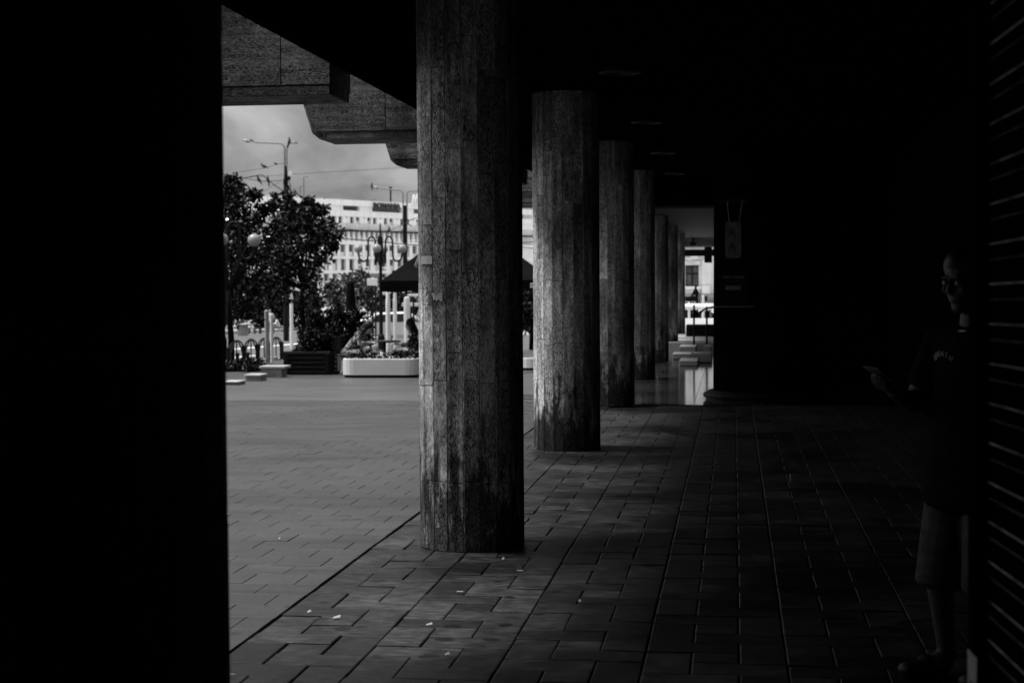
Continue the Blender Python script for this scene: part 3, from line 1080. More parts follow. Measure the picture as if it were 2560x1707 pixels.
for px0, px1, pt, pc, pb_, Y in ((652, 704, 915, 921, 944, G(680, 943).y), (614, 652, 936, 941, 952, G(633, 952).y), (560, 597, 953, 956.5, 962, G(580, 962).y)):
    a, b_ = P(px0, pb_, Y), P(px1, pc, Y)
    MB().box(a.x, b_.x, Y, Y + .42, a.z - .05, b_.z - .002).build('stone_block', M['stone'], gw, bevel=.01)
    a, b_ = P(px0 - 3, pc, Y), P(px1 + 9 if px0 > 640 else px1 + 1, pt, Y)
    MB().box(a.x, b_.x, Y - .04, Y + .46, a.z, b_.z).build('coping', M['coping'], gw, bevel=.008)
hc = []
for i in range(90):
    px = rng.uniform(540, 655)
    Y = 36.6 + rng.uniform(0, 1.6)
    p = P(px, 944 - rng.uniform(0, 36) + (650 - px) * .06, Y)
    hc.append((p.x, p.y, p.z, .17))
e = empty('low_hedge', (P(600, 940, 37).x, 37, zg(-10, 37)))
tag(e, 'low black clipped hedge behind the stepped stone wall', 'hedge')
foliage_obj('foliage', hc, 14000, .06, M['leafd'], 23, e)
MB().tube([(e.location.x, 37, e.location.z - .05), (e.location.x, 37, e.location.z + .25)], .02, 6).build('stem', M['bark'], e)

# ------------------------------------------------------------------ petal fence and bollards along the kerb
fA, fB = G(572, 921), G(704, 898)
fe = empty('petal_fence', fA)
tag(fe, 'low black fence with petal shaped iron arches along the street', 'fence')
nU = 4
for i in range(nU + 1):
    t = (i + .02) / nU
    p = fA.lerp(fB, t)
    MB().box(p.x - .05, p.x + .05, p.y - .05, p.y + .05, p.z, p.z + .52).build('fence_post', M['black'], fe, bevel=.01)
for i in range(nU):
    p0, p1 = fA.lerp(fB, (i + .02) / nU), fA.lerp(fB, (i + 1.02) / nU)
    mid = p0.lerp(p1, .5)
    up_ = Vector((0, 0, 1))
    def arc(e0, z0, zt, wd):
        pts = []
        for k in range(9):
            s_ = k / 8
            q = e0.lerp(mid, (1 - math.cos(s_ * math.pi / 2)) ** (1 / wd))
            pts.append(q + up_ * (z0 + (zt - z0) * math.sin(s_ * math.pi / 2)))
        return pts
    mb = MB()
    for e0 in (p0, p1):
        mb.tube(arc(e0, .38, .66, 1.0), .021, 6)
        mb.tube(arc(e0.lerp(mid, .12), .18, .655, 1.4), .019, 6)
    mb.tube([mid + up_ * .12, mid + up_ * .655], .017, 6)
    mb.build('petal_arch', M['black'], fe)
for i, (px, py, lb) in enumerate(((594, 917, 'short black bollard in front of the petal fence, the left of two'), (620, 915, 'short black bollard in front of the petal fence, the right of two'))):
    p = G(px, py)
    o = MB().lathe(p, [(.045, 0), (.045, .28), (.055, .29), (.055, .33), (.02, .36)], 12).build('bollard', M['black'], at=p)
    tag(o, lb, 'bollard', 'bollards by the petal fence')

# pale posts
def pale_post(px, y0, y1, Y, r, lb, taper=1.0, mat='white'):
    a, b_ = P(px, y1, Y), P(px, y0, Y)
    zb_ = min(a.z, zg(a.x, Y))
    c = Vector((a.x, Y, zb_))
    o = MB().lathe(c, [(r, 0), (r, (b_.z - zb_) * .8), (r * taper, b_.z - zb_ - .03), (r * taper * .5, b_.z - zb_)], 14).build('post', M[mat], at=c, smooth=False)
    tag(o, lb, 'post', 'pale posts along the street')
pale_post(668, 775, 905, 43.5, .060, 'thick pale grey post right of the petal fence', 1.0, 'coping')
pale_post(680, 785, 905, 44.0, .042, 'thin white post close beside the thick grey post')
pale_post(729, 700, 830, 62, .065, 'white painted post behind the dark trees', 1.0)
pale_post(971, 724, 890, 52, .075, 'tall white tapering post under the parasol edge, left of two', .55)
pale_post(988, 721, 850, 60, .070, 'shorter white tapering post under the parasol edge, right of two', .55)
pale_post(1018, 742, 850, 60, .12, 'broad white post right behind the sitting woman facing left', .9)
pale_post(1723, 755, 812, 66, .045, 'thin white post at the far end in front of the balcony house', .8)
pale_post(1758, 738, 776, 66, .05, 'second white pole at the far end below the balcony', .8)

# ------------------------------------------------------------------ white planters
def white_planter(px0, px1, pt, pb_, Y, dep, label, rz=0.0):
    a, b_ = P(px0, pb_, Y), P(px1, pt, Y)
    L = b_.x - a.x
    zb_ = zg((a.x + b_.x) / 2, Y)
    h_ = b_.z - zb_
    c = Vector(((a.x + b_.x) / 2, Y + dep / 2, zb_))
    e = empty('white_planter', c)
    tag(e, label, 'planter', 'rounded white planters round the cafe seats')
    def ringp(ins, n=10):
        pts = []
        r_ = dep / 2 - ins
        for sx in (1, -1):
            for k in range(n + 1):
                an = -math.pi / 2 + math.pi * k / n
                pts.append((sx * (L / 2 - dep / 2) + sx * r_ * math.cos(an), sx * r_ * math.sin(an)))
        return pts
    def loft(levels):
        mb = MB()
        n = None
        vs, fs = [], []
        for ins, z in levels:
            rp = ringp(ins)
            n = len(rp)
            vs += [(c.x + x, c.y + y, c.z + z) for x, y in rp]
        for i in range(len(levels) - 1):
            for k in range(n):
                fs.append((i * n + k, i * n + (k + 1) % n, (i + 1) * n + (k + 1) % n, (i + 1) * n + k))
        fs.append(tuple(range(n))[::-1])
        fs.append(tuple((len(levels) - 1) * n + k for k in range(n)))
        return mb.add(vs, fs)
    loft([(.03, 0), (.03, .052)]).build('plinth', M['black'], e)
    loft([(0.0, .055), (0, h_ - .01), (.01, h_), (.05, h_), (.06, h_ - .03), (.06, h_ - .06)]).build('trough', M['planter'], e, smooth=False)
    loft([(.065, h_ - .12), (.065, h_ - .05)]).build('soil', M['soil'], e)
    return e, c, L, h_
Yp = G(950, 944).y
wp, wc, wl, wh = white_planter(851, 1046, 897, 944, Yp, .55, 'long rounded white planter in front of the two sitting women')
white_planter(808, 846, 888, 928, Yp + 2.2, .5, 'white planter half hidden behind the log planter')
white_planter(1296, 1420, 895, 938, Yp + .5, .5, 'white planter seen in the slit between the lit columns')
def plants(c, L, h_, seed, label, n=500, flowers=True):
    g = random.Random(seed)
    e = empty('planter_flowers', (c.x, c.y, c.z + h_ - .05))
    tag(e, label, 'plant')
    cl_ = [(c.x + g.uniform(-L / 2 + .15, L / 2 - .15), c.y + g.uniform(-.12, .12), c.z + h_ + g.uniform(-.02, .12), .12) for _ in range(34)]
    foliage_obj('foliage', cl_, n, .09, M['leafd'], seed, e, aspect=.3)
    if flowers:
        cf = [(c_[0], c_[1] - .05, c_[2] + .03, .07) for c_ in g.sample(cl_, 7)]
        foliage_obj('blossom', cf, 70, .05, M['petal'], seed + 1, e, aspect=.9)
plants(wc, wl, wh, 31, 'dark leafy plants with pale blossoms in the long white planter', 900)

# ------------------------------------------------------------------ parasols
Yu = Yp + 2.6
uc = P(1172, 760, Yu)
um = empty('parasol', (uc.x, Yu, zg(uc.x, Yu)))
tag(um, 'large open black parasol with white letters on its valance', 'parasol')
zv = P(1000, 702, Yu).z
S2 = 1.80
ang = R(8)
cor = []
for k_ in range(4):
    a = ang + math.pi / 4 + k_ * math.pi / 2
    cor.append(Vector((uc.x + S2 * math.sqrt(2) * math.cos(a), Yu + S2 * math.sqrt(2) * math.sin(a), zv)))
apex = Vector((uc.x, Yu, P(1172, 545, Yu).z))
mb = MB()
vent = [apex.lerp(c, .16) + Vector((0, 0, -.02)) for c in cor]
for k_ in range(4):
    a, b_ = cor[k_], cor[(k_ + 1) % 4]
    N = 8
    va, vb = vent[k_], vent[(k_ + 1) % 4]
    vs = []
    for i in range(7):
        s_ = i / 6
        for j in range(N + 1):
            t = j / N
            p = va.lerp(vb, t).lerp(a.lerp(b_, t), s_)
            p.z -= .10 * math.sin(math.pi * s_) * (1 - abs(2 * t - 1)) + 0
            vs.append(p)
    mb.add(vs, [(i * (N + 1) + j, i * (N + 1) + j + 1, (i + 1) * (N + 1) + j + 1, (i + 1) * (N + 1) + j) for i in range(6) for j in range(N)])
mb.build('canopy', M['canvas'], um)
mb = MB()
for k_ in range(4):
    a, b_ = apex + Vector((0, 0, .08)), None
    c0, c1 = apex.lerp(cor[k_], .2) + Vector((0, 0, .03)), apex.lerp(cor[(k_ + 1) % 4], .2) + Vector((0, 0, .03))
    mb.add([a, c0, c1], [(0, 1, 2)])
mb.build('vent_cap', M['canvas'], um)
for k_ in range(4):
    a, b_ = cor[k_], cor[(k_ + 1) % 4]
    N = 24
    vs = []
    for j in range(N + 1):
        t = j / N
        p = a.lerp(b_, t)
        dz = .21 + .035 * abs(math.sin(t * math.pi * 6))
        nrm = ((a + b_) / 2 - Vector((uc.x, Yu, zv))).normalized()
        sw = nrm * .012 * math.sin(t * 40)
        vs += [p, p + Vector((0, 0, -dz)) + sw]
    MB().add(vs, [(2 * j, 2 * j + 1, 2 * j + 3, 2 * j + 2) for j in range(N)]).build('valance', M['canvas'], um)
MB().tube([(uc.x, Yu, um.location.z), (uc.x, Yu, apex.z)], .03, 10).build('pole', M['black'], um)
MB().box(uc.x - .35, uc.x + .35, Yu - .35, Yu + .35, um.location.z, um.location.z + .07).build('base', M['black'], um)
# letters on the front valance
fa, fb = sorted(cor, key=lambda c: c.y)[:2]
if fa.x > fb.x:
    fa, fb = fb, fa
dirv = (fb - fa).normalized()
pt_ = P(1331, 692, Yu - S2)
tpos = fa + dirv * ((pt_.x - fa.x) / dirv.x)
lo = link('lettering', text_mesh('ST', .135, M['letter'], .003, .006), um)
lo.location = Vector((tpos.x, tpos.y - .03, zv - .12)) - wloc(um)
lo.rotation_euler = (math.pi / 2, 0, math.atan2(dirv.y, dirv.x))
cpx = P(877, 790, 40)
cp = empty('closed_parasol', (cpx.x, 40, zg(cpx.x, 40)))
tag(cp, 'folded black parasol with a rounded top behind the shrubs', 'parasol')
q0 = P(877, 702, 40).z - cp.location.z
MB().lathe(cp.location, [(.03, 0), (.03, .5), (.13, .52), (.15, .9), (.11, q0 - .25), (.085, q0 - .06), (.03, q0)], 12).build('folded_canopy', M['canvas'], cp)

# ------------------------------------------------------------------ street lamps with globes
def globe_lamp(px, Y, base_z, rot, label):
    k = Y / FPX
    c = P(px, 622, Y)
    base = Vector((c.x, Y, base_z))
    e = empty('globe_lamp', base)
    tag(e, label, 'street lamp', 'curly globe lamps on the square')
    s_ = .83 / 57.0 * 60 / 60
    zt = P(px, 568, 60).z - P(px, 622, 60).z
    zc_ = c.z
    MB().lathe(base, [(.13, 0), (.13, .5), (.075, .6), (.06, zc_ - base_z - .6), (.09, zc_ - base_z - .58), (.09, zc_ - base_z + .1), (.035, zc_ - base_z + .2), (.03, zc_ - base_z + .85), (.01, zc_ - base_z + .95)], 12).build('post', M['black'], e)
    for i in range(4):
        a = rot + i * math.pi / 2
        d = Vector((math.cos(a), math.sin(a), 0))
        u = Vector((0, 0, 1))
        ctr = Vector((c.x, Y, zc_))
        q = .0145
        def L_(x, z):
            return ctr + d * (x * q) + u * (z * q)
        pts = [L_(13, -38), L_(13, 10), L_(13.5, 22), L_(17, 29), L_(22, 31), L_(27, 29), L_(31, 22), L_(31.5, 10), L_(31.5, -15), L_(33, -25), L_(38, -31), L_(44, -32), L_(50, -30), L_(54, -24), L_(55.5, -16), L_(56, -9)]
        MB().tube(pts, .034, 7).tube([L_(3, -8), L_(13, -8)], .02, 6).tube([L_(3, -33), L_(13, -33)], .02, 6).build('curly_arm', M['black'], e)
        g0 = L_(56.5, 0)
        MB().lathe(g0 + Vector((0, 0, -.16)), [(.04, 0), (.07, .05), (.06, .06)], 10).build('globe_holder', M['black'], e)
        MB().ball(g0, .158, n=20, m=14).build('globe', M['globe'], e, smooth=True)
    return e
globe_lamp(951, 60, zg(-12, 60), 0.05, 'curly black lamp with opal globes rising behind the parasol')
gl2 = globe_lamp(551, 39.4, zg(-12, 40), R(20), 'curly globe lamp half hidden by the left tree and black column')
gl2.location.z += P(630, 601, 39.4).z - P(630, 622, 39.4).z

# ------------------------------------------------------------------ overhead poles, wires, birds
def Wp(px, py, Y=80):
    return P(px, py, Y)
def mast(name, pcx, Y, polylines, r, pz_px, label):
    base = P(pcx, 700, Y)
    e = empty(name, (base.x, Y, zg(base.x, Y)))
    tag(e, label, 'street lamp', 'tall double armed street lamps')
    for pl_ in polylines:
        MB().tube([P(x, y, Y) for x, y in pl_], r, 8).build('arm', M['steel'], e)
    return e
m1 = mast('tall_lamp', 714, 80, [[(711.5, 470), (711.5, 372), (709, 364), (702, 359), (690, 358), (640, 356), (632, 354)], [(717, 470), (717, 372), (718, 364), (721, 359.5), (726, 358), (738, 357)]], .045, 0, 'tall two armed street lamp above the trees with wires tied to it')
MB().tube([(m1.location.x, 80, m1.location.z), P(715, 470, 80), P(714.5, 415, 80)], [.14, .12, .07], 10).build('mast', M['black'], m1)
for x, y, dx in ((714, 455, 9), (719, 470, 8), (712, 486, 10), (722, 446, 6), (717, 432, 6)):
    p = P(x, y, 79.9)
    MB().cbox(p, dx * .025, .18, dx * .03, rng.uniform(0, .6)).build('junction_box', M['black'], m1)
p = P(725, 433, 79.8)
MB().cbox(p, .2, .1, .2).build('white_box', M['white'], m1)
for (a, b_) in (((627, 354.5), (606, 350)), ((738, 357.5), (744, 355.5))):
    p, q = P(*a, 80), P(*b_, 80)
    MB().tube([p, p.lerp(q, .5), q], [.05, .09, .03], 8).build('lamp_head', M['steel'], m1)
MB().tube([P(721, 466, 80), P(727, 480, 80), P(724, 492, 80), P(731, 500, 80)], .03, 6).tube([P(716, 440, 80), P(726, 462, 80), P(729, 490, 80), P(733, 508, 80)], .02, 6).build('cable_bundle', M['wire'], m1)
m2 = mast('tall_lamp', 1012, 110, [[(1008, 560), (1007.5, 486), (1006, 479), (1000, 475.5), (990, 474.5), (952, 471.5)], [(1017.5, 560), (1017.5, 486), (1019, 480), (1024, 477.5), (1060, 475)]], .05, 0, 'distant two armed street lamp beside the roof letters')
MB().tube([(m2.location.x, 110, m2.location.z), P(1012.5, 545, 110), P(1012, 514, 110)], [.17, .15, .10], 10).build('mast', M['black'], m2)
MB().cbox(P(1012, 516, 109.8), .22, .2, .12).build('junction_box', M['black'], m2)
p, q = P(948, 471, 110), P(933, 467, 110)
MB().tube([p, p.lerp(q, .5), q], [.05, .1, .03], 8).build('lamp_head', M['steel'], m2)
MB().tube([P(1014, 540, 110), P(1022, 552, 110), P(1020, 560, 110), P(1030, 566, 110)], .03, 6).tube([P(1010, 570, 110), P(1004, 578, 110), P(1010, 590, 110)], .03, 6).build('cable_bundle', M['wire'], m2)

wires = [
    ([(540, 467), (590, 449), (612, 445), (640, 439), (652, 437.5), (660, 440), (668, 449), (690, 466), (714, 481)], .022, 80, 'thick black cable sagging from the left to the near lamp mast'),
    ([(540, 430), (562, 437), (590, 443), (606, 444)], .03, 78, 'short thick wire entering at the left above the tree'),
    ([(540, 446), (600, 430), (660, 421), (690, 412), (712, 408)], .011, 80, 'thin wire rising to the top of the near lamp mast'),
    ([(600, 444), (640, 451), (670, 454), (704, 451)], .016, 80, 'beaded wire hanging level left of the near lamp mast'),
    ([(540, 449), (660, 441), (716, 437), (860, 428), (1060, 416)], .011, 80, 'long thin wire crossing the whole sky to the right'),
    ([(640, 490), (690, 460), (704, 452)], .010, 82, 'thin slanting stay wire left of the near mast'),
    ([(735, 473), (750, 492), (768, 516)], .026, 80, 'thick cable falling right of the near mast into the trees'),
    ([(560, 482), (690, 493), (800, 496)], .008, 90, 'faint low wire just above the tree tops'),
    ([(830, 590), (856, 596), (900, 600), (948, 604), (1000, 610), (1060, 614)], .035, 100, 'knotted dark cable strung in front of the white building'),
    ([(860, 572), (905, 577), (960, 580), (1000, 566), (1030, 548), (1060, 540)], .02, 108, 'thin wire across the white building to the distant lamp'),
    ([(1300, 607), (1335, 605), (1400, 600)], .02, 80, 'wire in the slit of sky between the columns'),
    ([(1300, 617), (1335, 621), (1400, 628)], .02, 80, 'lower wire in the slit of sky between the columns'),
]
for pl_, r_, Y, lb in wires:
    pts = [P(x, y, Y) for x, y in pl_]
    o = MB().tube(pts, r_, 5).build('overhead_wire', M['wire'], at=pts[0])
    tag(o, lb, 'wire', 'overhead wires')
# a pigeon
bird = empty('pigeon', (0, 0, 0))
MB().tube([(-.17, 0, .03), (-.08, 0, .075), (.02, 0, .10), (.09, 0, .14), (.12, 0, .17)], [.012, .045, .062, .042, .02], 8).build('body', M['feather'], bird, smooth=True)
MB().ball((.125, 0, .19), .034, .028, .03, 8, 6).tube([(.15, 0, .19), (.185, 0, .182)], [.012, .003], 5).build('head', M['feather'], bird)
MB().add([(-.05, -.01, .06), (-.2, -.045, .0), (-.24, 0, .0), (-.2, .045, .0), (-.05, .01, .06), (-.1, 0, .09)], [(0, 1, 2, 5), (5, 2, 3, 4)]).build('tail', M['feather'], bird)
MB().tube([(0, -.02, .04), (.005, -.02, 0)], .006, 4).tube([(0, .02, .04), (.005, .02, 0)], .006, 4).build('legs', M['feather'], bird)
birds = [(667, 455, 80, R(150), R(-50), 'pigeon perched on the thick cable left of the near mast, tail up'),
         (644, 455, 80, R(200), R(-35), 'pigeon perched on the beaded wire, the leftmost low one'),
         (660, 422, 80, R(160), R(0), 'pigeon perched on the thin rising wire'),
         (690, 413, 80, R(180), R(5), 'small pigeon on the thin wire close to the near mast'),
         (728, 359, 80, R(10), R(-55), 'pigeon standing on the right arm of the near lamp'),
         (926, 468, 110, R(170), R(-60), 'pigeon sitting upright on the tip of the distant lamp arm'),
         (976, 577, 108, R(30), R(-50), 'pigeon on a wire in front of the white building'),
         (630, 355, 80, R(190), R(0), 'tiny pigeon at the elbow of the left lamp arm')]
tag(bird, 'pigeon', 'bird', 'pigeons on the wires and lamps')
for i, (px, py, Y, rz, ry, lb) in enumerate(birds):
    o = bird if i == 0 else copy_tree(bird)
    p = P(px, py, Y)
    o.location = p
    o.rotation_euler = (0, ry, rz)
    s_ = 1.25 if i not in (3, 7) else .7
    o.scale = (s_, s_, s_)
    o['label'] = lb

# ------------------------------------------------------------------ white building across the street
A0 = P(770, 703, 300)
dv = Vector((math.sin(R(28)), math.cos(R(28)), 0))
nv = Vector((dv.y, -dv.x, 0))
fr = (Vector((A0.x, A0.y, 0)), dv, nv)
def upx(px):
    d = ray(px, 600)
    # (CAM + d t - A0) . nv = 0
    t = (fr[0] - CAM).dot(nv) / d.dot(nv)
    p = CAM + d * t
    return (p - fr[0]).dot(dv), p
u852, p852 = upx(852)
def zf(y):
    return P(852, y, p852.y).z
WB = empty('white_building', (A0.x, A0.y, zg(A0.x, A0.y)))
tag(WB, 'long white modernist block with strip windows and roof letters across the street', 'building')
U0, U1 = -28.0, 75
zgB = zg(A0.x, A0.y) - .5
mb = MB()
mb.fbox(fr, U0, U1, -14, -1.0, zgB, zf(501))
mb.build('core', M['facade'], WB)
def band(y0, y1, out=0.0, mat='facade', nm='wall_band', u0=U0, u1=U1):
    return MB().fbox(fr, u0, u1, -1.2, out, zf(y1), zf(y0)).build(nm, M[mat], WB)
band(499, 513.5, .5)
band(525.5, 541, .15)
band(557, 574, .15, 'dirtyw')
band(574.3, 578, .75, 'black', 'cornice')
band(602, 611, .25)
band(640.5, 647.5, .3)
band(676, 684, .3)
band(712, 740, .3)
per = (upx(979)[0] - u852) / 3
# clerestory: wide dark strips between white piers
k_ = 0
u = U0
while u < 60:
    w1 = per * (.95 if k_ % 2 else 1.8)
    MB().fbox(fr, u, u + per * .75, -1.1, .1, zf(525.4), zf(513.6)).build('pier', M['facade'], WB)
    MB().fbox(fr, u + per * .75, u + per * .75 + w1, -1.1, -.55, zf(525.4), zf(513.6)).build('window', M['greyglass' if k_ % 3 else 'glass'], WB)
    u += per * .75 + w1
    k_ += 1
# main window row
us = []
for k_ in range(-9, 12):
    b0 = u852 + per * k_
    us += [(b0 - .55, b0 + .55, 0), (b0 + per * .30, b0 + per * .30 + .55, 1), (b0 + per * .66 - .55, b0 + per * .66 + .55, 0)]
us = [q for q in us if q[0] > U0 + .5 and q[1] < 55]
prev = U0
for a, b_, kind in us:
    MB().fbox(fr, prev, a, -1.1, .0, zf(556.9), zf(541.1)).build('pier', M['facade'], WB)
    if kind:
        MB().fbox(fr, a, b_, -1.1, -.05, zf(556.9), zf(543.4)).build('pier', M['facade'], WB)
        MB().fbox(fr, a, b_, -1.1, -.5, zf(543.3), zf(541.1)).build('vent', M['glass'], WB)
    else:
        wdw = MB().fbox(fr, a, b_, -1.1, -.45, zf(556.9), zf(541.1)).build('window', M['glass'], WB)
        if rng.random() < .6:
            MB().fbox(fr, a + .1, b_ - .1, -.44, -.30, zf(556.5), zf(547 + rng.uniform(-2, 4))).build('blind', M['dirtyw'], wdw)
    prev = b_
MB().fbox(fr, prev, U1, -1.1, .0, zf(556.9), zf(541.1)).build('pier', M['facade'], WB)
# colonnade row and lower rows
for (y0, y1, step, wfrac, mt) in ((578.3, 601.8, per * .30, .45, 'facade'), (611.3, 640.2, per * .48, .36, 'facade'), (647.8, 675.8, per * .48, .40, 'facade'), (684.3, 711.8, per * .48, .4, 'facade')):
    u = U0
    while u < 52:
        MB().fbox(fr, u, u + step * wfrac, -1.1, .12, zf(y1), zf(y0)).build('pier', M[mt], WB)
        gm = 'glass' if rng.random() < .4 else 'greyglass'
        wd = MB().fbox(fr, u + step * wfrac, u + step, -1.1, -.35, zf(y1), zf(y0)).build('window', M[gm], WB)
        if rng.random() < .75:
            MB().fbox(fr, u + step * (wfrac + .12), u + step * .88, -.34, -.12, zf(y1), zf(y0 + (y1 - y0) * rng.uniform(.35, .7))).build('balcony_panel', M['dirtyw'], wd)
        if rng.random() < .3:
            MB().fbox(fr, u + step * (wfrac + .15), u + step * (wfrac + .5), -.1, .35, zf(y1 - (y1 - y0) * .1), zf(y1 - (y1 - y0) * .35)).build('air_conditioner', M['white'], wd)
        u += step
# roof things
def on_roof(px, py, out=0.2):
    u, p = upx(px)
    q = fr[0] + dv * u + nv * out
    return Vector((q.x, q.y, P(px, py, q.y).z))
rl_ = on_roof(961, 515.5, .75)
L1 = text_mesh('ROMANIA', (on_roof(961, 508.5).z - on_roof(961, 522).z) * 1.25, M['darkletter'], .1, .06)
lo = link('roof_letters', L1, WB)
lo.location = rl_ - wloc(WB)
lo.rotation_euler = (math.pi / 2, 0, math.atan2(dv.y, dv.x))
lo.scale = (1.35, 1, 1)
def roof_pole(px, y0, y1, r, nm, lb, cap=False):
    a, b_ = on_roof(px, y1, -2), on_roof(px, y0, -2)
    mb = MB().tube([(a.x, a.y, a.z - .3), (a.x, a.y, b_.z)], r, 6)
    if cap:
        mb.cbox((a.x, a.y, b_.z), r * 3.2, r * 3.2, .5, .3)
    else:
        mb.tube([(a.x, a.y, b_.z), (a.x + .9, a.y, b_.z + .1)], r * .8, 5)
    o = mb.build(nm, M['black' if cap else 'darkletter'], WB)
roof_pole(997, 470, 512, .18, 'chimney_pipe', '', True)
roof_pole(781, 443, 496, .07, 'antenna', '', None)
roof_pole(772, 465, 496, .05, 'antenna', '')
roof_pole(943, 505, 512, .06, 'antenna', '')
roof_pole(950, 500, 512, .06, 'antenna', '')
# double arch letter on the roof
mb = MB()
def arch(px0, px1, yt, yb):
    pts = []
    for k in range(13):
        t = k / 12
        px = px0 + (px1 - px0) * t
        py = yb - (yb - yt) * (1 - abs(2 * t - 1) ** 2.3)
        pts.append(on_roof(px, py, .6))
    return pts
mb.tube(arch(1026.5, 1034.5, 488, 514), .16, 8).tube(arch(1034.5, 1042.5, 488, 514), .16, 8)
o = mb.build('arch_sign', M['white'], at=on_roof(1034, 514))
tag(o, 'white double arch letter standing on the roof of the white building', 'sign')
for px in (1029, 1040):
    pass

# ------------------------------------------------------------------ balcony house at the far end
BY = 130
def bz(y):
    return P(1745, y, BY).z
def bx(x):
    return P(x, 700, BY).x
BH = empty('balcony_house', (bx(1745), BY, 0))
tag(BH, 'pale stucco house with a tall window over a balustrade at the arcade end', 'building')
MB().box(bx(1600), bx(1850), BY + .6, BY + 8, -.5, bz(470)).build('core', M['facade2'], BH)
def bpart(nm, x0, x1, y0, y1, d0, d1, mt, parent=None):
    return MB().box(bx(x0), bx(x1), BY + d0, BY + d1, bz(y1), bz(y0)).build(nm, M[mt], parent or BH)
bpart('wall', 1600, 1713.5, 478, 744, 0, .6, 'facade2')
bpart('wall', 1747, 1850, 478, 744, 0, .6, 'facade2')
bpart('wall', 1713.7, 1746.8, 478, 663, 0, .6, 'facade2')
bpart('wall', 1713.7, 1746.8, 716, 740, 0, .6, 'facade2')
wdw = bpart('window', 1714, 1746.6, 663.2, 715.8, .35, .45, 'black')
for x0, x1, y0, y1 in ((1717, 1730, 667, 682), (1733, 1746, 667, 682), (1717, 1730, 686, 714), (1733, 1746, 686, 714)):
    bpart('pane', x0, x1, y0, y1, .32, .349, 'greyglass', wdw)
bpart('lintel', 1709, 1718, 652, 660, -.35, -.003, 'facade2')
bpart('lintel', 1736, 1752, 652, 660, -.35, -.003, 'facade2')
bpart('cornice', 1600, 1752, 645, 649, -.5, -.003, 'facade2')
bpart('cornice', 1600, 1850, 612, 618, -.6, -.003, 'black')
bpart('cornice', 1600, 1850, 540, 548, -.5, -.003, 'facade2')
bpart('pilaster', 1755, 1778, 650, 712, -.3, -.003, 'facade2')
bpart('pilaster', 1755, 1775, 713, 734, -.75, -.003, 'facade2')
bpart('balcony_rail', 1700, 1753, 716, 722.5, -.6, -.35, 'facade2')
for i in range(11):
    x = 1708 + i * 4.0
    c = Vector((bx(x), BY - .47, bz(734)))
    hh = bz(723) - bz(734)
    MB().lathe(c, [(.05, 0), (.035, hh * .2), (.065, hh * .45), (.035, hh * .8), (.05, hh)], 8).build('baluster', M['facade2'], BH)
bpart('balcony_floor', 1700, 1790, 734.3, 737, -.9, -.003, 'kerb')
bpart('opening', 1713, 1739, 741, 753, -.05, -.003, 'black')
bpart('opening', 1760, 1768, 741, 753, -.05, -.003, 'black')
ac = bpart('air_conditioner', 1727, 1746, 631, 645, -.9, -.4, 'white')
MB().lathe((bx(1733.5), BY - .915, bz(638)), [(.01, 0), (.01, .01)], 8).build('fan', M['steel'], ac)
for yy in (560, 590):
    for xx in (1650, 1690, 1725, 1765):
        bpart('window', xx - 6, xx + 6, yy - 10, yy + 10, -.02, -.003, 'glass')
aw = empty('awning', P(1740, 775, 62))
tag(aw, 'pale scalloped awning below the balcony at the arcade end', 'awning')
a, b_ = P(1700, 776, 62), P(1776, 766, 62)
mb = MB()
N = 26
vs = []
for j in range(N + 1):
    x = a.x + (b_.x - a.x) * j / N
    vs += [(x, 62.6, b_.z + .1), (x, 62, b_.z), (x, 61.98, a.z + .05 * abs(math.sin(j * math.pi / 2)))]
mb.add(vs, [(3 * j + i, 3 * j + i + 1, 3 * j + 4 + i, 3 * j + 3 + i) for j in range(N) for i in range(2)])
mb.build('cloth', M['dirtyw'], aw)
for px in (1700, 1776):
    q = P(px, 770, 62.5)
    MB().tube([(q.x, 62.5, .2), (q.x, 62.5, b_.z)], .03, 6).build('support', M['steel'], aw)
hsn = empty('black_sign', P(1771, 640, 50.8))
tag(hsn, 'black square sign hanging from the arcade end beam', 'sign')
a, b_ = P(1761, 657, 50.8), P(1780, 618, 50.8)
MB().box(a.x, b_.x, 50.7, 50.85, a.z, b_.z).build('panel', M['black'], hsn)
MB().box((a.x + b_.x) / 2 - .04, (a.x + b_.x) / 2 + .04, 50.74, 50.8, b_.z, 2.63 if b_.z < 2.6 else b_.z + .2).build('hanger', M['black'], hsn)
cam_ = P(1733, 612, 49.2)
cmn = empty('dome_lamp', (cam_.x, 49.2, 2.87))
tag(cmn, 'dark dome lamp under the ceiling at the arcade end', 'lamp')
MB().lathe((cam_.x, 49.2, cam_.z - .06), [(.02, 0), (.09, .03), (.12, .09), (.12, .13), (.03, .14), (.03, 2.87 - cam_.z + .06)], 14).build('shade', M['black'], cmn)

# ------------------------------------------------------------------ street clutter
def board(px0, px1, py0, py1, Y, lb, mat='white', post=True):
    a, b_ = P(px0, py1, Y), P(px1, py0, Y)
    c = Vector(((a.x + b_.x) / 2, Y, zg(a.x, Y)))
    e = empty('street_sign', c)
    tag(e, lb, 'sign', 'pale sign boards beyond the square')
    MB().box(a.x, b_.x, Y - .03, Y + .03, a.z, b_.z).build('panel', M[mat], e, bevel=.01)
    MB().tube([(c.x, Y + .06, c.z), (c.x, Y + .06, b_.z - .05)], .04, 6).build('post', M['black'], e)
board(918, 943, 696, 714, 70, 'white sign board below another one, left of the parasol')
board(927, 948, 683, 694, 72, 'grey sign board above the white one, left of the parasol', 'kerb')
board(1020, 1046, 735, 741, 64, 'long white sign board under the parasol, upper one', 'white')
board(1005, 1046, 757, 766, 66, 'wide pale sign board under the parasol, lower one', 'dirtyw')
kp = P(600, 832, 100)
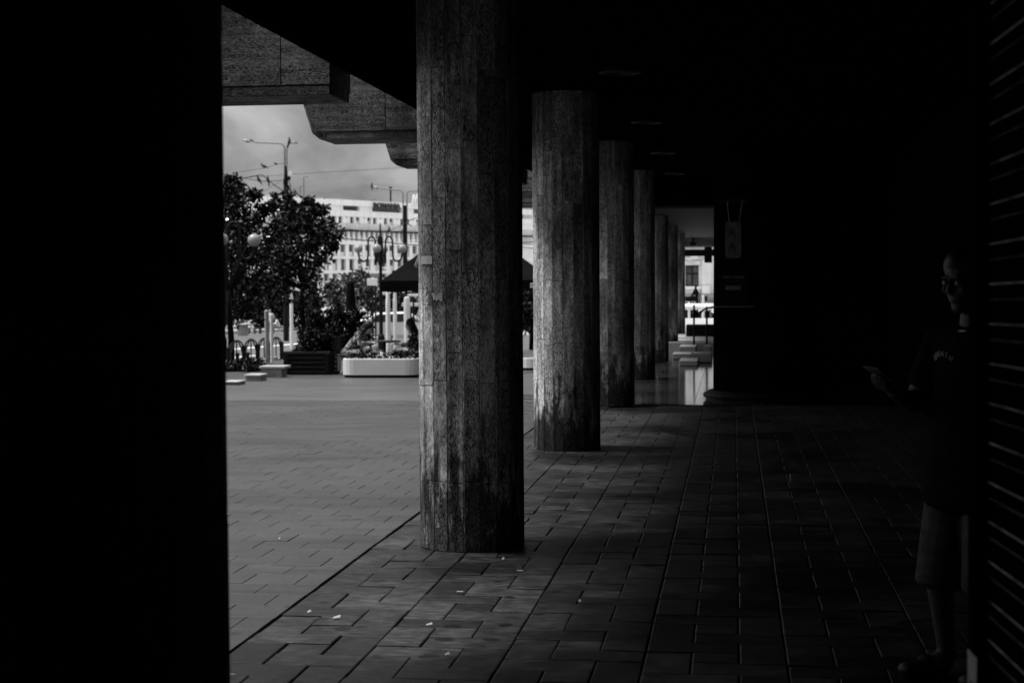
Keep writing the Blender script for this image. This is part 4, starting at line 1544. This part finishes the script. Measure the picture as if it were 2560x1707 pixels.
kx = empty('street_kiosk', (kp.x, 100, zg(kp.x, 100)))
tag(kx, 'small pale street kiosk counter behind the left tree trunk', 'kiosk')
a, b_ = P(594, 835, 100), P(607, 812, 100)
MB().box(a.x, b_.x, 100, 101.2, kx.location.z, b_.z).build('counter', M['kerb'], kx)
MB().box(a.x - .1, b_.x + .2, 99.9, 101.3, b_.z, b_.z + .08).build('counter_top', M['white'], kx)
MB().box(a.x - .1, a.x - .02, 100.6, 100.7, b_.z + .081, b_.z + .6).build('mullion', M['white'], kx)
MB().box(a.x, b_.x, 100.8, 101.0, b_.z + .081, b_.z + .55).build('glass_case', M['greyglass'], kx)
# parked white car seen under the parasol
def car(c, rz, label):
    e = empty('parked_car', (0, 0, 0))
    tag(e, label, 'car')
    prof = [(-2.1, .35), (-2.12, .62), (-2.0, .82), (-1.25, .93), (-.75, 1.38), (.75, 1.42), (1.5, 1.0), (2.0, .9), (2.1, .6), (2.08, .32)]
    MB().prism(prof, -.82, .82).build('body', M['bus'], e, bevel=.06)
    for s_ in (-1, 1):
        y0 = s_ * .822
        MB().prism([(-.98, .98), (-.62, 1.30), (.05, 1.33), (.05, .98)], min(y0, y0 + s_ * .006), max(y0, y0 + s_ * .006)).build('window', M['glass'], e)
        MB().prism([(.12, .98), (.12, 1.33), (.68, 1.34), (1.2, 1.02), (1.2, .98)], min(y0, y0 + s_ * .006), max(y0, y0 + s_ * .006)).build('window', M['glass'], e)
        for x in (-1.3, 1.3):
            w_ = MB().tube([(x, s_ * .70, .32), (x, s_ * .86, .32)], .32, 18).build('wheel', M['tyre'], e)
            MB().tube([(x, s_ * .861, .32), (x, s_ * .868, .32)], .19, 12).build('rim', M['steel'], w_)
        MB().ball((-2.08, s_ * .58, .66), .06, .12, .07, 10, 6).build('headlight', M['tglass'], e)
    e.location = c
    e.rotation_euler = (0, 0, rz)
p = P(980, 850, 74)
car((p.x, 74, zg(p.x, 74)), R(12), 'white car on the street seen under the parasol between the two women')

# ------------------------------------------------------------------ people
def skin(pts, edges, S=Vector((1, 0, 0)), cap=1.0):
    """tapered elliptical limbs between joints, later fused into one continuous skin; radius (wide, deep)"""
    mb = MB()
    S = Vector(S).normalized()
    def rr(p):
        return p[3] if isinstance(p[3], tuple) else (p[3], p[3])
    def frame(t):
        w = S - t * S.dot(t)
        if w.length < .2:
            w = Vector((0, 0, 1)) - t * t.z
        w.normalize()
        return w, t.cross(w)
    for a_, b_ in edges:
        p, q = Vector(pts[a_][:3]), Vector(pts[b_][:3])
        ra, rb = rr(pts[a_]), rr(pts[b_])
        t = (q - p).normalized()
        w, d = frame(t)
        n, m_ = 16, 6
        vs, fs = [], []
        for i in range(m_ + 1):
            u = i / m_
            e = u * u * (3 - 2 * u) * .5 + u * .5
            c = p.lerp(q, u)
            for k in range(n):
                an = 2 * math.pi * k / n
                vs.append(c + w * math.cos(an) * (ra[0] + (rb[0] - ra[0]) * e) + d * math.sin(an) * (ra[1] + (rb[1] - ra[1]) * e))
        for i in range(m_):
            for k in range(n):
                fs.append((i * n + k, i * n + (k + 1) % n, (i + 1) * n + (k + 1) % n, (i + 1) * n + k))
        fs.append(tuple(range(n))[::-1])
        fs.append(tuple(m_ * n + k for k in range(n)))
        mb.add(vs, fs)
        for c, r_ in ((p, ra), (q, rb)):
            tb_ = MB().ball((0, 0, 0), r_[0], r_[1], min(r_) * cap, 14, 10)
            mb.add([c + w * v[0] + d * v[1] + t * v[2] for v in tb_.v], tb_.f)
    return mb.v, mb.f
def fuse(mb, name, mat, voxel):
    me = bpy.data.meshes.new('fz')
    me.from_pydata(mb.v, [], mb.f)
    o = bpy.data.objects.new('fz', me)
    COL.objects.link(o)
    r_ = o.modifiers.new('r', 'REMESH')
    r_.mode = 'VOXEL'
    r_.voxel_size = voxel
    s_ = o.modifiers.new('s', 'SMOOTH')
    s_.iterations = 3
    s_.factor = .4
    dg = bpy.context.evaluated_depsgraph_get()
    m2_ = bpy.data.meshes.new_from_object(o.evaluated_get(dg))
    bpy.data.objects.remove(o)
    m2_.name = name
    m2_.materials.clear()
    m2_.materials.append(mat)
    m2_.polygons.foreach_set('use_smooth', [True] * len(m2_.polygons))
    return m2_
def head_parts(mb, c, f, tilt=0.0, s=1.0):
    """skull, jaw, nose, ears, lips around centre c facing f"""
    f = Vector(f).normalized()
    f = Vector((f.x, f.y, 0)).normalized()
    side = Vector((-f.y, f.x, 0))
    up_ = Vector((0, 0, 1))
    rot = Quaternion(side, tilt)
    def T(a, b_, z):
        v = f * a + side * b_ + up_ * z
        v.rotate(rot)
        return Vector(c) + v * s
    def ell(a, b_, z, ra, rb, rz, n=14, m=10):
        t = MB().ball((0, 0, 0), ra, rb, rz, n, m)
        mb.add([T(a + v[0], b_ + v[1], z + v[2]) for v in t.v], t.f)
    ell(-.012, 0, .03, .096, .075, .088)
    ell(.025, 0, -.035, .066, .062, .085)
    ell(.052, 0, -.095, .034, .036, .028)
    ell(.098, 0, -.022, .018, .013, .016, 8, 6)
    t = MB().tube([(.085, 0, .022), (.096, 0, -.005), (.106, 0, -.022)], [.008, .010, .011], 6)
    mb.add([T(*v) for v in t.v], t.f)
    ell(.082, 0, -.062, .012, .024, .008, 8, 6)
    for sg in (-1, 1):
        ell(-.005, sg * .077, -.012, .016, .008, .030, 8, 6)
        ell(.083, sg * .032, .028, .010, .022, .008, 8, 6)
        ell(.06, sg * .045, -.02, .03, .022, .022, 8, 6)
    return T
def hand(mb, w, d, palm_n, s=1.0, curl=.6, side=1):
    """w wrist, d direction to fingers, palm_n palm normal (fingers curl towards it)"""
    d = Vector(d).normalized()
    n = Vector(palm_n)
    n = (n - d * n.dot(d)).normalized()
    t = d.cross(n) * side
    w = Vector(w)
    pal = {'a': (*w, .024 * s), 'b': (*(w + d * .045 * s), (.032 * s, .016 * s)), 'c': (*(w + d * .085 * s), (.038 * s, .014 * s))}
    # palm as a small fused block
    m_ = MB()
    for k in range(5):
        q = w + d * (.02 + .017 * k) * s
        for b_ in (-.028, -.010, .010, .028):
            mb.ball(q + t * b_ * s * (.65 + .09 * k), .0145 * s, n=8, m=6)
    for i, (b_, L) in enumerate(((.030, .070), (.010, .078), (-.010, .073), (-.029, .058))):
        p0 = w + d * .088 * s + t * b_ * s
        pts = [p0 - d * .02 * s, p0]
        dd = d.copy()
        for seg, fr_ in enumerate((.44, .31, .25)):
            dd = (dd * math.cos(curl) + n * math.sin(curl)).normalized() if seg else (dd * math.cos(curl * .5) + n * math.sin(curl * .5)).normalized()
            pts.append(pts[-1] + dd * L * fr_ * s)
        mb.tube(pts, [.0105 * s, .0105 * s, .0098 * s, .0088 * s, .0075 * s], 7)
    p0 = w + d * .028 * s + t * .030 * s
    td = (d * .55 + t * .65 + n * .5).normalized()
    mb.tube([p0 - td * .01 * s, p0 + td * .032 * s, p0 + (td * .05 + d * .022 + n * .006) * s], [.013 * s, .0115 * s, .009 * s], 7)

# --- standing man in the doorway
man = empty('person', (.955, 6.82, 0))
tag(man, 'person in black T-shirt and denim shorts holding a phone in the dark doorway', 'person')
mo = Vector((.955, 6.82, 0))
F_ = Vector((-.78, -.62, 0)).normalized()
S_ = Vector((-F_.y, F_.x, 0))      # his left
def B(a, b_, z):
    v = F_ * a + S_ * b_
    return (v.x, v.y, z)
body = MB()
pts = {'pel': (*B(0, 0, .90), (.15, .105)), 'sp': (*B(.01, 0, 1.06), (.135, .095)), 'ch': (*B(.0, 0, 1.27), (.150, .10)), 'nk0': (*B(-.015, 0, 1.40), .075), 'nk': (*B(.0, 0, 1.48), .054), 'hd': (*B(.02, 0, 1.56), .055),
       'hl': (*B(0, .095, .84), .088), 'kl': (*B(.05, .11, .47), .058), 'al': (*B(-.02, .12, .075), .038),
       'hr': (*B(0, -.095, .84), .088), 'kr': (*B(.10, -.10, .47), .058), 'ar': (*B(.03, -.11, .075), .038),
       'fl': (*B(.10, .14, .035), (.036, .03)), 'tl': (*B(.18, .15, .028), (.036, .024)), 'fr': (*B(.15, -.13, .035), (.036, .03)), 'tr': (*B(.23, -.14, .028), (.036, .024)),
       'sl': (*B(-.02, .185, 1.36), .060), 'el': (*B(-.06, .25, 1.08), .044), 'wl': (*B(.05, .24, .84), .028),
       'sr': (*B(-.02, -.185, 1.36), .060), 'er': (*B(.08, -.25, 1.10), .044), 'wr': (*B(.30, -.14, 1.16), .028)}
eg = [('pel', 'sp'), ('sp', 'ch'), ('ch', 'nk0'), ('nk0', 'nk'), ('nk', 'hd'), ('pel', 'hl'), ('hl', 'kl'), ('kl', 'al'), ('al', 'fl'), ('fl', 'tl'), ('pel', 'hr'), ('hr', 'kr'), ('kr', 'ar'), ('ar', 'fr'), ('fr', 'tr'),
      ('ch', 'sl'), ('sl', 'el'), ('el', 'wl'), ('ch', 'sr'), ('sr', 'er'), ('er', 'wr')]
v, f = skin(pts, eg, S_)
body.add(v, f)
HT = head_parts(body, B(.045, 0, 1.60), F_, .18)
hand(body, B(.30, -.14, 1.16), F_ * .85 + S_ * .25 + Vector((0, 0, .25)), Vector((0, 0, 1)) + S_ * .2, 1, .55, 1)
hand(body, B(.05, .24, .84), Vector((0, 0, -1)) + F_ * .15, -S_, 1, .3, 1)
link('body', fuse(body, 'body', M['skind'], .0065), man)
sh = MB()
tp = {'a': (*B(0, 0, .72), (.232, .175)), 'b': (*B(.005, 0, .95), (.200, .150)), 'c': (*B(.005, 0, 1.12), (.176, .130)), 'd': (*B(-.005, 0, 1.29), (.176, .122)), 'e': (*B(-.014, 0, 1.385), (.095, .085)),
      'sl': (*B(-.02, .18, 1.365), .080), 'el': (*B(-.045, .235, 1.16), .072), 'sr': (*B(-.02, -.18, 1.365), .080), 'er': (*B(.045, -.235, 1.17), .072)}
v, f = skin(tp, [('a', 'b'), ('b', 'c'), ('c', 'd'), ('d', 'e'), ('d', 'sl'), ('sl', 'el'), ('d', 'sr'), ('sr', 'er')], S_, .35)
sh.add(v, f)
link('t_shirt', fuse(sh, 't_shirt', M['tee'], .012), man)
# pale collar
pts = []
for k in range(25):
    a = 2 * math.pi * k / 24
    pts.append(mo + Vector(B(.074 * math.cos(a) - .006, .080 * math.sin(a), 1.428 - .030 * math.cos(a))))
MB().tube(pts, .0065, 6, cap=False).build('collar', M['trim'], man)
so_ = MB()
tp = {'w': (*B(0, 0, .98), (.15, .12)), 'p': (*B(0, 0, .88), (.155, .13)), 'hl': (*B(.005, .10, .76), .112), 'kl': (*B(.045, .11, .38), .098), 'hr': (*B(.005, -.10, .76), .112), 'kr': (*B(.09, -.10, .38), .098)}
v, f = skin(tp, [('w', 'p'), ('p', 'hl'), ('hl', 'kl'), ('p', 'hr'), ('hr', 'kr')], S_, .35)
so_.add(v, f)
link('denim_shorts', fuse(so_, 'denim_shorts', M['denim'], .011), man)
for nm, k0 in (('l', 1), ('r', -1)):
    q = MB()
    ax, bx_ = (.06, .135) if k0 > 0 else (.11, -.125)
    q.ball(Vector(B(ax + .02, bx_, .045)), .05, .05, .045, 10, 8)
    q.ball(Vector(B(ax + .10, bx_ + .01 * k0, .035)), .055, .055, .034, 10, 8)
    q.ball(Vector(B(ax - .07, bx_, .045)), .045, .045, .044, 10, 8)
    q.tube([B(ax - .08, bx_, .035), B(ax + .13, bx_ + .012 * k0, .03)], .04, 8)
    link('shoe', fuse(q, 'shoe', M['shoe'], .012), man)
hb = MB()
for (a_, b_, z, ra) in ((-.02, 0, .045, .096), (-.035, 0, .01, .09), (-.01, .03, .06, .07), (-.01, -.03, .06, .07), (-.05, 0, -.03, .07), (.03, 0, .085, .05)):
    hb.ball(HT(a_, b_, z), ra, n=14, m=10)
link('hair', fuse(hb, 'hair', M['hair'], .012), man)
gl = MB()
for sg in (-1, 1):
    ring = [HT(.104, sg * .034 + .026 * math.cos(t * math.pi / 8), .008 + .022 * math.sin(t * math.pi / 8)) + mo for t in range(17)]
    gl.tube(ring, .0022, 5, cap=False)
    gl.tube([HT(.104, sg * .060, .012) + mo, HT(.0, sg * .082, .012) + mo], .002, 5)
gl.tube([HT(.108, -.008, .012) + mo, HT(.108, .008, .012) + mo], .002, 5)
gl.build('glasses', M['black'], man)
for sg in (-1, 1):
    MB().ball(HT(.082, sg * .034, .008) + mo, .012, n=10, m=8).build('eye', M['skin'], man, smooth=True)
# chest lettering, arched
word = 'BREATH'
for i, ch in enumerate(word):
    t = (i - 2.5) / 2.5
    lm_ = link('letter', text_mesh(ch, .030, M['paper'], .001), man)
    p = Vector(B(.130 - .014 * t * t, -.055 + .042 * t, 1.30 - .018 * t * t + .01))
    lm_.location = p
    lm_.rotation_euler = (math.pi / 2, -t * .45 * -1, math.atan2(F_.x, -F_.y) + 0.0)
ph = empty('phone', mo + Vector(B(.40, -.11, 1.235)))
tag(ph, 'thin dark phone with a pale edge held in the standing man\'s raised hand', 'phone')
mb = MB()
cph = Vector(ph.location)
ax1 = (F_ * .8 + Vector((0, 0, .35)) + S_ * .2).normalized()
ax2 = (S_ - ax1 * S_.dot(ax1)).normalized()
ax3 = ax1.cross(ax2)
def pbx(l, w, t, zo=0):
    m_ = MB().box(-l / 2, l / 2, -w / 2, w / 2, -t / 2 + zo, t / 2 + zo)
    return MB().add([cph + ax1 * v[0] + ax2 * v[1] + ax3 * v[2] for v in m_.v], m_.f)
pbx(.15, .072, .008).build('case', M['signf'], ph, bevel=.002)
pbx(.144, .066, .001, .0048).build('screen', M['glass'], ph)

# --- seated figures
def seated(name_loc, face, lean, top_m, bottom_m, hair_m, label, scale=1.0, arms='table', longhair=True, voxel=.016, group=None):
    o = Vector(name_loc)
    e = empty('person', o)
    tag(e, label, 'person', group)
    F = Vector((math.cos(face), math.sin(face), 0))
    S = Vector((-F.y, F.x, 0))
    def B(a, b_, z):
        v = (F * a + S * b_) * scale
        return (v.x, v.y, z * scale)
    L = lean
    sh_ = (.02 + L * .34, .88 - L * .10)
    hdp = (.04 + L * .52, 1.14 - L * .20)
    body = MB()
    pts = {'pel': (*B(0, 0, .46), (.15 * scale, .11 * scale)), 'sp': (*B(.0 + L * .16, 0, .66), (.12 * scale, .09 * scale)), 'ch': (*B(sh_[0], 0, sh_[1]), (.135 * scale, .09 * scale)), 'nk': (*B((sh_[0] + hdp[0]) / 2 + .0, 0, (sh_[1] + hdp[1]) / 2 + .0), .045 * scale), 'hd': (*B(hdp[0] - .02, 0, hdp[1] - .05), .05 * scale)}
    eg = [('pel', 'sp'), ('sp', 'ch'), ('ch', 'nk'), ('nk', 'hd')]
    for t, sg in (('l', 1), ('r', -1)):
        pts.update({'h' + t: (*B(.04, sg * .09, .46), .082 * scale), 'k' + t: (*B(.42, sg * .10, .46), .056 * scale), 'a' + t: (*B(.40, sg * .10, .08), .036 * scale), 'f' + t: (*B(.52, sg * .10, .03), .03 * scale),
                    's' + t: (*B(sh_[0] - .01, sg * .165, sh_[1] + .06), .05 * scale), 'e' + t: (*B(sh_[0] + .08, sg * .22, .66), .038 * scale), 'w' + t: (*B(sh_[0] + .32, sg * .13, .70), .026 * scale)})
        eg += [('pel', 'h' + t), ('h' + t, 'k' + t), ('k' + t, 'a' + t), ('a' + t, 'f' + t), ('ch', 's' + t), ('s' + t, 'e' + t), ('e' + t, 'w' + t)]
    v, f = skin(pts, eg, S)
    body.add(v, f)
    T = head_parts(body, B(hdp[0] + .02, 0, hdp[1] + .02), F, .15 + L * .5, scale)
    for sg in (1, -1):
        hand(body, B(sh_[0] + .32, sg * .13, .70), F, Vector((0, 0, -1)), scale, .5, sg)
    link('body', fuse(body, 'body', M['skin'], max(.009, voxel * .7)), e)
    c = MB()
    v, f = skin({'a': (*B(0, 0, .45), (.19 * scale, .15 * scale)), 'b': (*B(L * .16, 0, .66), (.155 * scale, .125 * scale)), 'c': (*B(sh_[0], 0, sh_[1]), (.165 * scale, .115 * scale)), 'd': (*B(sh_[0] + .01, 0, sh_[1] + .10), .075 * scale),
                 'sl': (*B(sh_[0] - .01, .165, sh_[1] + .06), .068 * scale), 'el': (*B(sh_[0] + .08, .22, .66), .056 * scale), 'wl': (*B(sh_[0] + .22, .17, .68), .048 * scale), 'sr': (*B(sh_[0] - .01, -.165, sh_[1] + .06), .068 * scale), 'er': (*B(sh_[0] + .08, -.22, .66), .056 * scale), 'wr': (*B(sh_[0] + .22, -.17, .68), .048 * scale)},
                [('a', 'b'), ('b', 'c'), ('c', 'd'), ('c', 'sl'), ('sl', 'el'), ('el', 'wl'), ('c', 'sr'), ('sr', 'er'), ('er', 'wr')], S)
    c.add(v, f)
    link('blouse', fuse(c, 'blouse', top_m, voxel), e)
    c = MB()
    v, f = skin({'p': (*B(-.01, 0, .45), (.19 * scale, .15 * scale)), 'hl': (*B(.06, .095, .46), .105 * scale), 'kl': (*B(.43, .10, .45), .085 * scale), 'al': (*B(.41, .10, .14), .075 * scale), 'hr': (*B(.06, -.095, .46), .105 * scale), 'kr': (*B(.43, -.10, .45), .085 * scale), 'ar': (*B(.41, -.10, .14), .075 * scale)},
                [('p', 'hl'), ('hl', 'kl'), ('kl', 'al'), ('p', 'hr'), ('hr', 'kr'), ('kr', 'ar')], S)
    c.add(v, f)
    link('trousers', fuse(c, 'trousers', bottom_m, voxel), e)
    c = MB()
    for (a_, b_, z, ra) in [(-.025, 0, .045, .105), (-.04, 0, .0, .10), (0, .03, .06, .075), (0, -.03, .06, .075), (-.02, .06, -.01, .045), (-.02, -.06, -.01, .045)] + ([(-.07, 0, -.08, .09), (-.085, 0, -.16, .085), (-.09, 0, -.24, .07), (-.03, .075, -.08, .05), (-.03, -.075, -.08, .05), (-.03, .08, -.16, .045), (-.03, -.08, -.16, .045)] if longhair else []):
        c.ball(T(a_, b_, z), ra * scale, n=12, m=8)
    link('hair', fuse(c, 'hair', hair_m, voxel), e)
    return e
def chair(loc, face, label, group):
    o = Vector(loc)
    e = empty('cafe_chair', (0, 0, 0))
    tag(e, label, 'chair', group)
    MB().box(-.22, .22, -.22, .22, .395, .43).build('seat', M['black'], e, bevel=.008)
    for i in range(5):
        MB().box(-.235, -.215, -.22, .22, .47 + i * .075, .52 + i * .075).build('back_slat', M['black'], e)
    for x in (-.2, .2):
        for y in (-.2, .2):
            MB().tube([(x, y, 0), (x, y, .395 if x > 0 else .84)], .014, 6).build('leg', M['black'], e)
    e.location = o
    e.rotation_euler = (0, 0, face)
    return e
Yw = Yp + 1.9
pw1 = P(872, 900, Yw)
zw = zg(pw1.x, Yw)
CG = 'black cafe chairs'
seated((pw1.x, Yw, zw), R(-8), .75, M['floral'], M['greycloth'], M['hair'], 'woman in a pale floral blouse with long black hair bending over the table', 1.0)
chair((pw1.x, Yw, zw), R(-8), 'black chair under the woman in the floral blouse', CG)
pw2 = P(1038, 900, Yw + .2)
seated((pw2.x, Yw + .2, zw), R(186), .12, M['floral2'], M['floral2'], M['hair'], 'woman facing left in a dark leaf print blouse beside the column', .94)
chair((pw2.x, Yw + .2, zw), R(186), 'black chair under the woman in leaf print', CG)
pt2 = P(962, 860, Yw + .15)
tb = empty('cafe_table', (pt2.x, Yw + .15, zw))
tag(tb, 'small dark cafe table between the two sitting women', 'table')
MB().lathe((pt2.x, Yw + .15, zw + .69), [(.34, 0), (.35, .01), (.35, .03), (.34, .035)], 24).build('table_top', M['black'], tb)
MB().lathe((pt2.x, Yw + .15, zw), [(.22, 0), (.22, .02), (.03, .05), (.03, .69)], 14).build('pedestal', M['black'], tb)
gp = Vector((P(977, 850, Yw).x, Yw, zw + .726))
o = MB().lathe(gp, [(.025, 0), (.035, .12), (.032, .12), (.022, .008)], 14).build('drinking_glass', M['tglass'], at=gp)
tag(o, 'pale drinking glass with a straw on the cafe table', 'glass')
o2 = MB().tube([gp + Vector((0, 0, .02)), gp + Vector((.01, 0, .22))], .004, 5).build('straw', M['black'], o)
tp_ = Vector((P(939, 858, Yw - .05).x, Yw - .05, zw + .726))
o = MB().cbox(tp_ + Vector((0, 0, .006)), .11, .05, .012, .1).build('white_phone', M['white'], at=tp_)
tag(o, 'flat white phone lying on the cafe table', 'phone')

# --- people across the street
PG = 'people across the street'
for i, (px, Y, fc, tm_, lb) in enumerate(((622, 112, -20, 'lightcloth', 'person in pale clothes sitting across the street, leftmost'), (636, 112, 170, 'lightcloth', 'person in white sitting across the street, second from left'), (697, 116, 200, 'lightcloth', 'person in mottled pale shirt sitting at the right across the street'))):
    p = P(px, 833, Y)
    seated((p.x, Y, zg(p.x, Y)), R(fc), .35, M[tm_], M['greycloth' if i == 2 else 'lightcloth'], M['hair'], lb, 1.0, longhair=False, voxel=.03, group=PG)
    bq = MB().box(p.x - .5, p.x + .5, Y - .2, Y + .25, zg(p.x, Y) + .34, zg(p.x, Y) + .40)
    for sx in (-.42, .42):
        bq.box(p.x + sx - .04, p.x + sx + .04, Y - .18, Y + .2, zg(p.x, Y), zg(p.x, Y) + .34)
    tag(bq.build('bench', M['black'], at=(p.x, Y, zg(p.x, Y))), ('dark bench under the leftmost person across the street', 'dark bench under the second person across the street', 'dark bench under the person at the right across the street')[i], 'bench')
p = P(676, 830, 120)
wk = empty('person', (p.x, 120, zg(p.x, 120)))
tag(wk, 'person in a pale shirt standing across the street between the sitting ones', 'person', PG)
pts = {'pel': (0, 0, .92, (.14, .11)), 'ch': (0, 0, 1.28, (.16, .11)), 'nk': (0, 0, 1.48, .05), 'hd': (0, 0, 1.56, .05)}
eg = [('pel', 'ch'), ('ch', 'nk'), ('nk', 'hd')]
for t, sg in (('l', 1), ('r', -1)):
    pts.update({'h' + t: (sg * .09, 0, .85, .085), 'k' + t: (sg * .10, -.12 * sg, .48, .058), 'a' + t: (sg * .10, .02 * sg, .07, .04), 'f' + t: (sg * .10, -.12, .03, .03), 's' + t: (sg * .18, 0, 1.38, .055), 'e' + t: (sg * .24, .05, 1.1, .042), 'w' + t: (sg * .22, -.08, .86, .028)})
    eg += [('pel', 'h' + t), ('h' + t, 'k' + t), ('k' + t, 'a' + t), ('a' + t, 'f' + t), ('ch', 's' + t), ('s' + t, 'e' + t), ('e' + t, 'w' + t)]
bd = MB()
bd.add(*skin(pts, eg))
head_parts(bd, (0, -.02, 1.62), (0, -1, 0))
for sg in (1, -1):
    hand(bd, (sg * .22, -.08, .86), (0, -.2, -1), (-sg, 0, 0), 1, .3, sg)
link('body', fuse(bd, 'body', M['skin'], .02), wk)
c = MB()
c.add(*skin({'a': (0, 0, .86, (.19, .15)), 'b': (0, 0, 1.1, (.17, .13)), 'c': (0, 0, 1.32, (.18, .13)), 'd': (0, 0, 1.42, .08), 'l': (.19, 0, 1.36, .075), 'l2': (.235, .04, 1.15, .065), 'r': (-.19, 0, 1.36, .075), 'r2': (-.235, .04, 1.15, .065)}, [('a', 'b'), ('b', 'c'), ('c', 'd'), ('c', 'l'), ('l', 'l2'), ('c', 'r'), ('r', 'r2')]))
link('shirt', fuse(c, 'shirt', M['lightcloth'], .03), wk)
c = MB()
c.add(*skin({'p': (0, 0, .88, (.18, .14)), 'hl': (.09, 0, .8, .11), 'kl': (.10, -.12, .48, .085), 'al': (.10, .02, .12, .07), 'hr': (-.09, 0, .8, .11), 'kr': (-.10, .12, .48, .085), 'ar': (-.10, -.02, .12, .07)}, [('p', 'hl'), ('hl', 'kl'), ('kl', 'al'), ('p', 'hr'), ('hr', 'kr'), ('kr', 'ar')]))
link('trousers', fuse(c, 'trousers', M['greycloth'], .03), wk)
c = MB()
c.ball((0, .01, 1.67), .10, n=12, m=8)
link('hair', fuse(c, 'hair', M['hair'], .03), wk)
